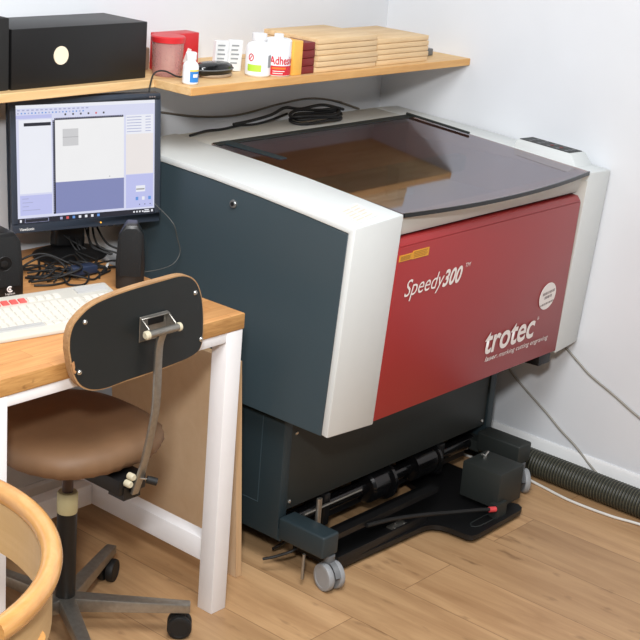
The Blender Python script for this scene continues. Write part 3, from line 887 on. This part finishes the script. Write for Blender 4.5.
me = fit(text_mesh('ViewSonic', offset=.02), .036, .0065); me.transform(MF @ Matrix.Translation((-mw/2+.016, -mh/2+.006, .0006))); obj_me('brand_lettering', me, M['sticker_white'], mon, 0)
bm = B()
for i in range(3): box(bm, mw/2-.030+i*.006, mw/2-.026+i*.006, mh/2-.010, mh/2-.007, 0, .0006)
obj('model_print', bm, M['sticker_grey'], mon, smooth=0, xf=MF)
bm = B(); lathe(bm, [(0, 0), (.002, 0), (.002, .001), (0, .0012)], (.032, -mh/2+.010, 0), 'Z', 10); obj('power_light', bm, M['led'], mon, xf=MF)
for i in range(4):
    bm = B(); box(bm, .015+i*.020, .026+i*.020, -mh/2-.003, -mh/2+.001, -.016, -.006); obj('button', bm, M['bezel'], mon, xf=MF)
# stand: leaning neck and swivel foot
nb = mc_+n_*-.060+V((0, 0, 0))
bm = B()
hexa(bm, [nb+xa*-.050+ya*.02, nb+xa*.020+ya*.02, nb+xa*.020+ya*.02-n_*.03, nb+xa*-.050+ya*.02-n_*.03],
     [V((nb.x, nb.y, .772))+xa*-.050-n_*.010, V((nb.x, nb.y, .765))+xa*.028-n_*.010, V((nb.x, nb.y, .765))+xa*.028-n_*.055, V((nb.x, nb.y, .765))+xa*-.050-n_*.055])
bev(bm, .008, 3); obj('stand_neck', bm, M['black'], mon)
bm = B(); lathe(bm, [(0, .7505), (.098, .7505), (.100, .755), (.085, .760), (.05, .768), (0, .770)], (nb.x-.01, nb.y+.01, 0), 'Z', 40, 1.0, .8); obj('stand_foot', bm, M['black'], mon)

# ------------------------------------------------------------------ speakers
def speaker(name, label, c, yaw_, w, d, h, logo):
    t = thing(name, label, 'speaker', (c[0], c[1], .75), None)
    R_ = Matrix.Translation((c[0], c[1], .7505)) @ Matrix.Rotation(yaw_, 4, 'Z')
    bm = B()
    pl = [(-w/2, 0), (w/2, 0), (w/2+.002, h*.4), (w/2-.003, h*.85), (w/2-.018, h), (-w/2+.018, h), (-w/2+.003, h*.85), (-w/2-.002, h*.4)]
    hexa(bm, [(x, -d/2+(z/h)*.012, z) for x, z in pl], [(x*.82, d/2, z*.96) for x, z in pl]); bev(bm, .004, 2, 30)
    obj('cabinet', bm, M['speaker_side'], t, xf=R_)
    bm = B()
    pl = [(-w/2+.007, h*.20), (w/2-.007, h*.20), (w/2-.007, h*.84), (w/2-.02, h*.94), (-w/2+.02, h*.94), (-w/2+.007, h*.84)]
    hexa(bm, [(x, -d/2+(z/h)*.012-.003, z) for x, z in pl], [(x, -d/2+(z/h)*.012+.002, z) for x, z in pl]); bev(bm, .002)
    gr = obj('grille', bm, M['speaker_cloth'], t, xf=R_)
    if not logo: return t
    bm = B(); lathe(bm, [(.0155, 0), (.0162, -.0006), (.0168, -.0006), (.0175, .0)], (0, -d/2+.006-.0038, h*.55), 'Y', 24)
    lathe(bm, [(0, -.0012), (.005, -.0008), (.008, 0)], (0, -d/2+.006-.0038, h*.55), 'Y', 20)
    obj('driver_ring', bm, M['black'], gr, xf=R_)
    if True:
        bm = B()
        ar = spline([(.006*cos(a), 0, .006*sin(a)) for a in [radians(x) for x in (60, 110, 170, 230, 290, 330)]], 4)
        tube(bm, [p+V((.012, -d/2-.0005, h*.165)) for p in ar], .0016, 6)
        lathe(bm, [(0, -.001), (.0026, -.001), (.0026, .001), (0, .001)], (.012, -d/2-.0003, h*.165), 'Y', 12)
        obj('logo', bm, M['white_print'], t, xf=R_)
        me = fit(text_mesh('Logitech'), .022, .0045)
        me.transform(R_ @ frame((.001, -d/2-.0012, h*.085), (1, 0, 0), (0, 0, 1))); obj_me('lettering', me, M['white_print'], t, 0)
    return t
speaker('speaker', 'black desktop speaker with pale round logo at the left photo edge', (-.538, .584), -.28, .088, .115, .152, True)
speaker('speaker', 'black desktop speaker at right end of desk, beside the machine', (-.246, .462), -.75, .064, .085, .150, False)

# ------------------------------------------------------------------ keyboard
kyaw = radians(-10.2)
kbt = thing('keyboard', 'white desktop keyboard with grey space bar and red keys', 'keyboard', (-.6, .37, .75))
KM = Matrix.Translation((-.7306, .3126, .7505)) @ Matrix.Rotation(kyaw, 4, 'Z')
KW, KD = .405, .178
bm = B(); KX0 = -.06
prism(bm, [(0, 0), (KD, 0), (KD, .034), (KD-.01, .036), (.055, .013), (0, .009)], 'X', KX0, KX0+KW); bev(bm, .0025)
obj('case', bm, M['kb'], kbt, xf=KM)
def kz(y): return .013+(y-.055)*(.036-.013)/(KD-.065) if y > .055 else .009+.004*y/.055
def key(x, y, w, d, m):
    bm = B()
    hexa(bm, [(x, y, kz(y)-.001), (x+w, y, kz(y)-.001), (x+w, y+d, kz(y+d)-.001), (x, y+d, kz(y+d)-.001)],
         [(x+.0015, y+.0015, kz(y)+.003), (x+w-.0015, y+.0015, kz(y)+.003), (x+w-.0015, y+d-.0015, kz(y+d)+.003), (x+.0015, y+d-.0015, kz(y+d)+.003)])
    obj('key', bm, m, kbt, smooth=0, xf=KM)
rows = [.030, .049, .068, .087, .106]
for ri, y in enumerate(rows):
    x = KX0+.012
    while x < KX0+KW-.10:
        w = .0172
        if ri == 0:
            if KX0+.06 < x < KX0+.075: w = .112
        big = w > .05
        key(x, y, w, .0168, M['key_grey'] if big else M['key']); x += w+.0016
for k in range(13):
    key(KX0+.012+k*.0205, .134, .0172, .0165, M['key_red'] if 3 <= k <= 8 else M['key'])
for ri, y in enumerate(rows):
    for k in range(4): key(KX0+KW-.086+k*.0192, y, .0172, .0168, M['key'])
key(KX0+KW-.088, .137, .078, .022, M['key_grey'])

# ------------------------------------------------------------------ cables
def cable(name, label, pts, r, m, cat='cable', group=None, k=8, n=8):
    bm = B(); tube(bm, spline(pts, k), r, n)
    return tag(obj(name, bm, m, smooth=60), label, cat, group)
GD = 'black cables tangled on the desk'
LD = 'thin black cable lying in the tangle behind the keyboard'
zc = .7535
cable('cable', LD, [(-.44, .66, zc), (-.40, .63, .79), (-.36, .62, .798), (-.33, .60, .775), (-.345, .56, zc), (-.40, .55, zc), (-.44, .57, zc)], .0026, M['rubber'], group=GD)
cable('cable', LD, [(-.45, .63, zc), (-.40, .68, .775), (-.34, .66, .790), (-.29, .60, .765), (-.25, .57, zc), (-.28, .53, zc)], .0026, M['rubber'], group=GD)
cable('cable', LD, [(-.44, .58, zc+.006), (-.38, .57, zc+.006), (-.31, .575, zc+.006), (-.24, .60, zc+.006), (-.17, .66, zc)], .003, M['rubber'], group=GD)
cable('cable', LD, [(-.40, .70, zc), (-.37, .60, zc+.012), (-.335, .55, zc+.010), (-.30, .53, zc), (-.265, .545, zc), (-.22, .56, zc)], .0024, M['rubber'], group=GD)
cable('cable', LD, [(-.42, .62, zc+.014), (-.36, .60, zc+.016), (-.30, .555, zc+.012), (-.335, .515, zc), (-.37, .53, zc), (-.36, .565, zc+.006)], .0024, M['rubber'], group=GD)
cable('cable', LD, [(-.43, .60, zc), (-.37, .64, zc), (-.33, .69, zc), (-.29, .74, zc)], .003, M['rubber'], group=GD)
for k in range(9):
    rr0 = random.Random(40+k)
    p0 = V((rr0.uniform(-.44, -.36), rr0.uniform(.56, .70), zc)); p4 = V((rr0.uniform(-.26, -.14), rr0.uniform(.53, .66), zc))
    mid = [p0.lerp(p4, t)+V((rr0.uniform(-.03, .03), rr0.uniform(-.035, .035), rr0.uniform(.002, .03))) for t in (.25, .5, .75)]
    cable('cable', LD, [p0]+mid+[p4], rr0.choice((.0018, .0024, .003)), M['rubber'], group=GD)
LV = 'black cable dropping from the monitor back to the desk'
GV = 'cables hanging behind the monitor'
for x0, x1, bow in ((-.20, -.155, .03), (-.175, -.21, -.01), (-.155, -.19, .02), (-.235, -.185, -.03), (-.14, -.20, .0), (-.125, -.16, .01), (-.115, -.19, -.02), (-.10, -.14, .0), (-.16, -.11, .02)):
    cable('cable', LV, [(x0, .745, .95), (x0+bow, .75, .88), ((x0+x1)/2+bow, .745, .82), (x1, .70, .77), (x1+.03, .66, zc)], .0026, M['rubber'], group=GV)
cable('cable', 'thin grey cable looping from the monitor down the machine side to the desk', [(-.085, .56, .90), (-.080, .50, .865), (-.062, .50, .825), (-.050, .50, .785), (-.075, .50, .758), (-.14, .50, zc), (-.19, .52, zc)], .0013, M['dim_cable'])
t = thing('power_adapter', 'small navy blue power brick among the desk cables', 'adapter', (-.295, .575, .7505))
bm = B(); box(bm, -.035, .035, -.016, .016, 0, .020); bev(bm, .004); obj('case', bm, M['navy'], t, xf=Matrix.Translation((-.295, .575, .7555)) @ Matrix.Rotation(-.1, 4, 'Z'))
bm = B(); tube(bm, [(-.262, .572, .765), (-.25, .570, .763)], .004, 8); obj('strain_relief', bm, M['rubber'], t)
t = thing('cable_plug', 'small silver plug with black boot lying behind the keyboard', 'plug', (-.20, .59, .7505))
bm = B(); tube(bm, [(-.225, .570, .756), (-.190, .60, .762)], .0035, 8); obj('metal_tip', bm, M['white_cable'], t)
bm = B(); tube(bm, [(-.25, .552, .7555), (-.225, .570, .756)], .005, 8); obj('boot', bm, M['rubber'], t)
# cables on and behind the machine
cable('cable', 'grey cable strung along the back wall under the shelf', [(-.10, .8392, 1.09), (.05, .8392, 1.066), (.18, .8392, 1.049), (.326, .8392, 1.024), (.48, .8392, 1.014), (.65, .8392, 1.030), (.78, .8392, 1.036), (.90, .8392, 1.02), (1.0, .82, .99)], .003, M['taupe_cable'])
cable('cable', 'black wavy cable lying along the rear of the machine top', [(.19, .728, 1.0065), (.26, .738, 1.010), (.33, .746, 1.0065), (.40, .752, 1.009), (.46, .752, 1.006), (.53, .758, 1.010), (.60, .758, 1.022)], .0036, M['rubber'])
cable('cable', 'thick black cable rising from the rear of the machine top to the coil', [(.37, .745, 1.016), (.45, .752, 1.018), (.53, .755, 1.026), (.59, .758, 1.04), (.66, .762, 1.03), (.76, .765, 1.032), (.86, .768, 1.01)], .0045, M['rubber'])
bm = B()
for k, (rx, ry, z, dx) in enumerate(((.100, .044, 1.0095, 0), (.092, .040, 1.0185, .008), (.096, .042, 1.027, -.006))):
    pts = [(.672+dx+rx*cos(a), .712+ry*sin(a), z+.003*sin(3*a+k)) for a in [2*pi*i/24 for i in range(25)]]
    tube(bm, pts, .0044, 8)
tag(obj('cable_coil', bm, M['rubber'], smooth=60), 'coil of black cable on the rear deck of the machine', 'cable')
# hose and wall cables
bm = B()
HX, HR = XR-.009-.041, .040
pr = []; y = -2.2; ring_faces = []
i = 0
N = 18
ys = []
while y < .80:
    for dy, rr_ in ((0, HR*.94), (.002, HR*.96), (.0035, HR), (.006, HR), (.0078, HR*.96)):
        ys.append((y+dy, rr_))
    y += .0098
prev = None
for (yy, r_) in ys:
    wob = .0
    zc_ = HR+.0005
    xw = HX+.004*sin(yy*2.2)
    ring = [bm.verts.new((xw+r_*cos(2*pi*k/N), yy, zc_+r_*sin(2*pi*k/N))) for k in range(N)]
    if prev:
        for k in range(N):
            f = bm.faces.new([prev[0][k], prev[0][(k+1) % N], ring[(k+1) % N], ring[k]])
            f.material_index = 1 if (prev[1] == HR and r_ == HR) else 0
    else: bm.faces.new(ring)
    prev = (ring, r_)
bm.faces.new(prev[0])
tag(obj('exhaust_hose', bm, [M['hose'], M['hose_ring']], smooth=80), 'olive ribbed exhaust hose lying on the floor along the right wall', 'hose')
cable('cable', 'white cable lying on the floor in front of the ribbed hose', [(1.02, .36, .0045), (1.035, .22, .0045), (1.033, .11, .0045), (1.018, .02, .0045), (1.000, -.09, .0045), (1.005, -.22, .0045), (1.025, -.32, .0045), (1.035, -.55, .0045), (1.0, -.9, .0045)], .0042, M['white_cable'])
xw = XR-.004
cable('cable', 'upper grey cable on the right wall, slanting down from the machine corner', [(xw-.01, .12, .433), (xw, .067, .405), (xw, .02, .376), (xw, -.0266, .347), (xw, -.11, .312), (xw, -.204, .270), (xw, -.34, .225), (xw, -.6, .17), (xw, -1.0, .13)], .0034, M['grey_cable'])
cable('cable', 'lower grey cable on the right wall, running down behind the hose', [(xw-.02, .30, .38), (xw-.002, .262, .315), (xw, .2394, .275), (xw, .163, .2245), (xw, .10, .187), (xw, .0456, .150), (xw, -.01, .118), (xw-.006, -.066, .082), (xw-.008, -.10, .062), (xw-.008, -.13, .05)], .0034, M['grey_cable'])

# ------------------------------------------------------------------ shelf
ZS0, ZS1 = 1.163, 1.1835
bm = B(); box(bm, -1.6, -.0235, .642, YB, ZS0, ZS1); bev(bm, .0015, 1)
tag(obj('shelf_board', bm, M['shelf']), 'left pale pine shelf board holding the black box', 'shelf')
bm = B(); box(bm, -.0225, XR-.001, .5163, YB, ZS0, ZS1); bev(bm, .0015, 1); bm.normal_update()
for f in bm.faces: f.material_index = 1 if f.normal.y < -.5 else 0
tag(obj('shelf_board', bm, [M['shelf'], M['shelf_edge']]), 'right deeper pine shelf board reaching the right wall', 'shelf')
zs = ZS1+.0005
# black box with finger hole
t = thing('storage_box', 'black storage box with round cream finger hole at left on the shelf', 'box', (-.33, .72, zs))
bm = B(); box(bm, -.436, -.033, .665, .825, zs, zs+.135); bev(bm, .002); bxo = obj('case', bm, M['black'], t)
bm = B(); lathe(bm, [(0, -.0015), (.021, -.0015), (.021, .001), (0, .001)], (-.297, .6645, zs+.070), 'Y', 32); obj('finger_hole', bm, M['creamcard'], t, label='round cream opening')
bm = B(); box(bm, -.80, -.440, .668, .825, zs, zs+.16); bev(bm, .003)
tag(obj('storage_box', bm, M['black_matte']), 'dark box at the left photo edge, next to the black box with finger hole', 'box')
# items behind
t = thing('plastic_tub', 'clear pinkish plastic tub beside the black box on the shelf', 'tub', (-.01, .66, zs))
bm = B(); lathe(bm, [(0, 0), (.034, 0), (.037, .004), (.040, .085), (.038, .085), (.035, .006), (0, .004)], (.044, .672, zs), 'Z', 28); obj('tub_wall', bm, M['pink'], t)
bm = B(); lathe(bm, [(.042, .083), (.043, .095), (.040, .098), (0, .098), (0, .094), (.038, .093), (.038, .083)], (.044, .672, zs), 'Z', 28); obj('lid', bm, M['red_pack'], t)
boxo('contents', (.036, .062, .662, .686, zs+.012, zs+.07), M['creamcard'], t, .003)
t = thing('carton', 'bright red carton with white print behind the white bottle', 'box', (.11, .72, zs))
boxo('case', (.066, .190, .712, .76, zs, zs+.092), M['red_pack'], t, .002)
bm = B(); hexa(bm, [(.135, .7112, zs+.02), (.15, .7112, zs+.018), (.165, .7112, zs+.05), (.152, .7112, zs+.055)], [(.135, .712, zs+.02), (.15, .712, zs+.018), (.165, .712, zs+.05), (.152, .712, zs+.055)])
obj('print', bm, M['white_print'], t, smooth=0)
bm = B(); box(bm, -.028, .060, .752, .80, zs, zs+.055); bev(bm, .004)
tag(obj('carton', bm, M['tan']), 'dull brown carton behind the clear tub on the shelf', 'box')
# white bottle with blue label
t = thing('bottle', 'small white bottle with blue label at the shelf corner', 'bottle', (.010, .553, zs))
bx_, by_ = .0135, .558
bm = B(); lathe(bm, [(0, 0), (.017, 0), (.0195, .003), (.0195, .043), (.017, .049), (.012, .054), (.012, .060), (0, .060)], (bx_, by_, zs), 'Z', 28); obj('body', bm, M['white_plastic'], t)
bm = B(); lathe(bm, [(0, .058), (.0125, .058), (.0135, .060), (.0135, .074), (.012, .076), (0, .076)], (bx_, by_, zs), 'Z', 24); obj('cap', bm, M['white_plastic'], t)
def wraplabel(name, c, r, a0, a1, z0, z1, m, parent, n=14):
    bm = B()
    A = [[bm.verts.new((c[0]+r*cos(a), c[1]+r*sin(a), z)) for z in (z0, z1)] for a in [radians(a0+(a1-a0)*i/n) for i in range(n+1)]]
    for p, q_ in zip(A, A[1:]): bm.faces.new([p[0], q_[0], q_[1], p[1]])
    return obj(name, bm, m, parent, smooth=60)
# camera side is roughly 215..260 degrees
wraplabel('label', (bx_, by_), .0199, 222, 300, zs+.006, zs+.032, M['blue'], t)
wraplabel('label_band', (bx_, by_), .0199, 222, 300, zs+.032, zs+.036, M['yellow'], t)
wraplabel('label_print', (bx_, by_), .0202, 245, 285, zs+.018, zs+.026, M['white_print'], t)
for k in range(5): pass
# black oval case
t = thing('oval_case', 'glossy black oval case lying in front of the red carton', 'case', (.15, .60, zs))
bm = B(); lathe(bm, [(0, .006), (.052, .006), (.060, .012), (.062, .020), (.058, .028), (.045, .034), (0, .036)], (.145, .612, zs), 'Z', 36, 1.0, .55); obj('shell', bm, M['black_gloss'], t)
bm = B(); lathe(bm, [(0, 0), (.045, 0), (.050, .004), (.050, .008), (0, .008)], (.150, .606, zs), 'Z', 32, 1.0, .55); obj('base', bm, M['tan'], t)
bm = B(); tube(bm, [(.145+.0625*cos(a), .612+.0346*sin(a), zs+.020) for a in [2*pi*i/40 for i in range(41)]], .0016, 6); obj('seam', bm, M['caster_dark'], t)
cable('cable', 'black cable hanging over the shelf edge behind the monitor', [(.045, .60, zs+.012), (.02, .606, zs+.008), (-.012, .622, zs+.022), (-.036, .632, zs+.016), (-.048, .632, 1.17), (-.056, .63, 1.14), (-.062, .66, 1.08)], .0021, M['rubber'])
# leaning white cards
for x, y, ang, h, lab in ((.215, .66, -.12, .078, 'tall white printed card pack behind the black oval case'), (.250, .645, -.16, .080, 'white card pack leaning beside the green labelled tub')):
    t = thing('card_pack', lab, 'card', (x, y, zs))
    Rm = Matrix.Translation((x, y, zs)) @ Matrix.Rotation(.06, 4, 'Y') @ Matrix.Rotation(ang, 4, 'Z')
    bm = B(); box(bm, -.021, .021, -.006, .006, 0.001, h); bev(bm, .001, 1); obj('pack', bm, M['paper'], t, xf=Rm)
    bm = B()
    for i in range(5): box(bm, -.015, .006+.002*(i % 3), -.0066, -.006, .02+i*.011, .024+i*.011)
    obj('print', bm, M['paper_grey'], t, smooth=0, xf=Rm)
# green labelled tub
t = thing('bottle', 'white ribbed bottle with lime green label beside the adhesive can', 'bottle', (.265, .56, zs))
gx, gy, gr_ = .2665, .5735, .0325
bm = B(); lathe(bm, [(0, 0), (.029, 0), (gr_, .004), (gr_, .072), (.028, .080), (.016, .086), (.016, .092), (0, .092)], (gx, gy, zs), 'Z', 40)
for v in bm.verts:
    if v.co.z < zs+.006:
        a = atan2(v.co.y-gy, v.co.x-gx); k = 1+.03*sin(a*20); v.co.x = gx+(v.co.x-gx)*k; v.co.y = gy+(v.co.y-gy)*k
obj('body', bm, M['white_plastic'], t)
bm = B(); lathe(bm, [(0, .090), (.018, .090), (.019, .092), (.019, .106), (0, .107)], (gx, gy, zs), 'Z', 28); obj('cap', bm, M['white_plastic'], t)
wraplabel('label', (gx, gy), gr_+.0006, 172, 238, zs+.014, zs+.031, M['lime'], t)
wraplabel('label_print', (gx, gy), gr_+.0006, 272, 296, zs+.024, zs+.055, M['paper_grey'], t)
bm = B()
rg = []
for i in range(25):
    a = 2*pi*i/24
    th = radians(190+11*cos(a)); rg.append((gx+(gr_+.0008)*cos(th), gy+(gr_+.0008)*sin(th), zs+.049+.0085*sin(a)))
tube(bm, rg, .0011, 6)
tube(bm, [(gx+(gr_+.0008)*cos(radians(185)), gy+(gr_+.0008)*sin(radians(185)), zs+.045), (gx+(gr_+.0008)*cos(radians(194)), gy+(gr_+.0008)*sin(radians(194)), zs+.053)], .0011, 6)
obj('round_mark', bm, M['red_print'], t)
# adhesive can
t = thing('adhesive_can', 'white can with red lettering and red lower band on the shelf', 'can', (.32, .56, zs))
ax_, ay_, ar_ = .3265, .562, .0345
bm = B(); lathe(bm, [(0, 0), (.032, 0), (ar_, .002), (ar_, .088), (.031, .092), (.012, .094), (.012, .104), (0, .104)], (ax_, ay_, zs), 'Z', 40); obj('body', bm, M['white_plastic'], t)
wraplabel('label_band', (ax_, ay_), ar_+.0004, 150, 330, zs+.003, zs+.027, M['red_print'], t, 24)
wraplabel('label_stripe', (ax_, ay_), ar_+.0007, 200, 262, zs+.0185, zs+.0235, M['orange_print'], t, 16)
for i in range(2): wraplabel('label_print', (ax_, ay_), ar_+.0007, 204, 256-8*i, zs+.0125-i*.0055, zs+.0145-i*.0055, M['white_print'], t, 10)
me = fit(text_mesh('Adhesive', offset=.02), .078, .0205)
for v in me.vertices:
    th = radians(188)+v.co.x/ar_; v.co = V((ax_+(ar_+.0008)*cos(th), ay_+(ar_+.0008)*sin(th), zs+.031+v.co.y))
obj_me('lettering', me, M['red_print'], t, 0, label='red word on the can')
# amber carton hiding the end of the word
t = thing('carton', 'amber yellow upright carton between the white can and dark red boxes', 'box', (.377, .57, zs))
boxo('case', (.352, .386, .530, .600, zs, zs+.088), M['amber'], t, .0015)
# dark red boxes
for i in range(4):
    x0 = .3895+.003*(i % 2); z0 = zs+i*.0205
    bm = B(); box(bm, x0, x0+.050-.004*(i % 2), .534, .62, z0, z0+.0195); bev(bm, .002)
    lab = ['bottom', 'second from bottom', 'third from bottom', 'topmost'][i]
    tag(obj('small_box', bm, M['dark_red']), 'small dark red box, %s of the stack beside the amber carton' % lab, 'box', 'dark red boxes stacked on the shelf')
# wooden slats
for si, (x0, x1, yy, nn) in enumerate(((.442, .700, .528, 6), (.706, .945, .536, 5))):
    for i in range(nn):
        z0 = zs+i*.0148; j = random.uniform(-.004, .004)
        bm = B(); box(bm, x0+j+.002*i*(si == 0), x1+j*.5-.004, yy+random.uniform(0, .006), yy+.20, z0, z0+.0138); bev(bm, .002)
        nth = ['lowest', 'second from bottom', 'third from bottom', 'fourth from bottom', 'fifth from bottom', 'topmost'][i] if si == 0 else ['lowest', 'second from bottom', 'middle', 'fourth from bottom', 'topmost'][i]
        tag(obj('wooden_slat', bm, M['plank']), 'pale wooden slat, %s in the %s stack on the shelf' % (nth, 'left' if si == 0 else 'right'), 'board', 'wooden slats stacked on the shelf')
bm = B(); box(bm, .950, 1.05, .60, .80, zs, zs+.02); bev(bm, .002)
tag(obj('flat_box', bm, M['caster_dark']), 'flat grey box at the right end of the shelf', 'box')

# ------------------------------------------------------------------ light
def area(name, loc, target, size, power, col=(1, 1, 1), sy=None):
    l = bpy.data.lights.new(name, 'AREA'); l.energy = power; l.size = size; l.color = col
    if sy: l.shape = 'RECTANGLE'; l.size_y = sy
    o = bpy.data.objects.new(name, l); COL.objects.link(o); o.location = loc
    o.rotation_euler = (V(target)-V(loc)).to_track_quat('-Z', 'Y').to_euler()
    return o
area('ceiling_light', (-1.0, -.8, 2.6), (.1, .2, .5), 1.0, 52, (.985, .99, 1))
area('camera_flash', (-2.50, -1.85, 2.38), (.2, .3, .6), .25, 66, (1, 1, 1))
w = bpy.data.worlds.new('room_light'); SC.world = w; w.use_nodes = True
bg = w.node_tree.nodes['Background']; bg.inputs[0].default_value = (.93, .96, 1, 1); bg.inputs[1].default_value = .19

# ------------------------------------------------------------------ camera
cam = bpy.data.cameras.new('camera'); cam.sensor_width = 36; cam.sensor_fit = 'HORIZONTAL'
cam.lens = 1445.4507*36/640; cam.clip_start = .05
co = bpy.data.objects.new('camera', cam); COL.objects.link(co)
yaw, pit, rol = 0.8812, -0.3244, 0.0813
yaw, pit, rol = CAMROT = (radians(50.48750418939367), radians(-18.588748631915948), radians(4.660806250647908))
fwd = V((sin(yaw)*cos(pit), cos(yaw)*cos(pit), sin(pit)))
r = V((cos(yaw), -sin(yaw), 0)); u = r.cross(fwd)
r2 = r*cos(rol)+u*sin(rol); u2 = -r*sin(rol)+u*cos(rol)
mm = Matrix((r2, u2, -fwd)).transposed().to_4x4(); mm.translation = V((-2.43986, -1.93019, 1.78074))
co.matrix_world = mm
SC.camera = co
SC.view_settings.view_transform = 'Standard'
SC.view_settings.look = 'None'
SC.view_settings.exposure = 0
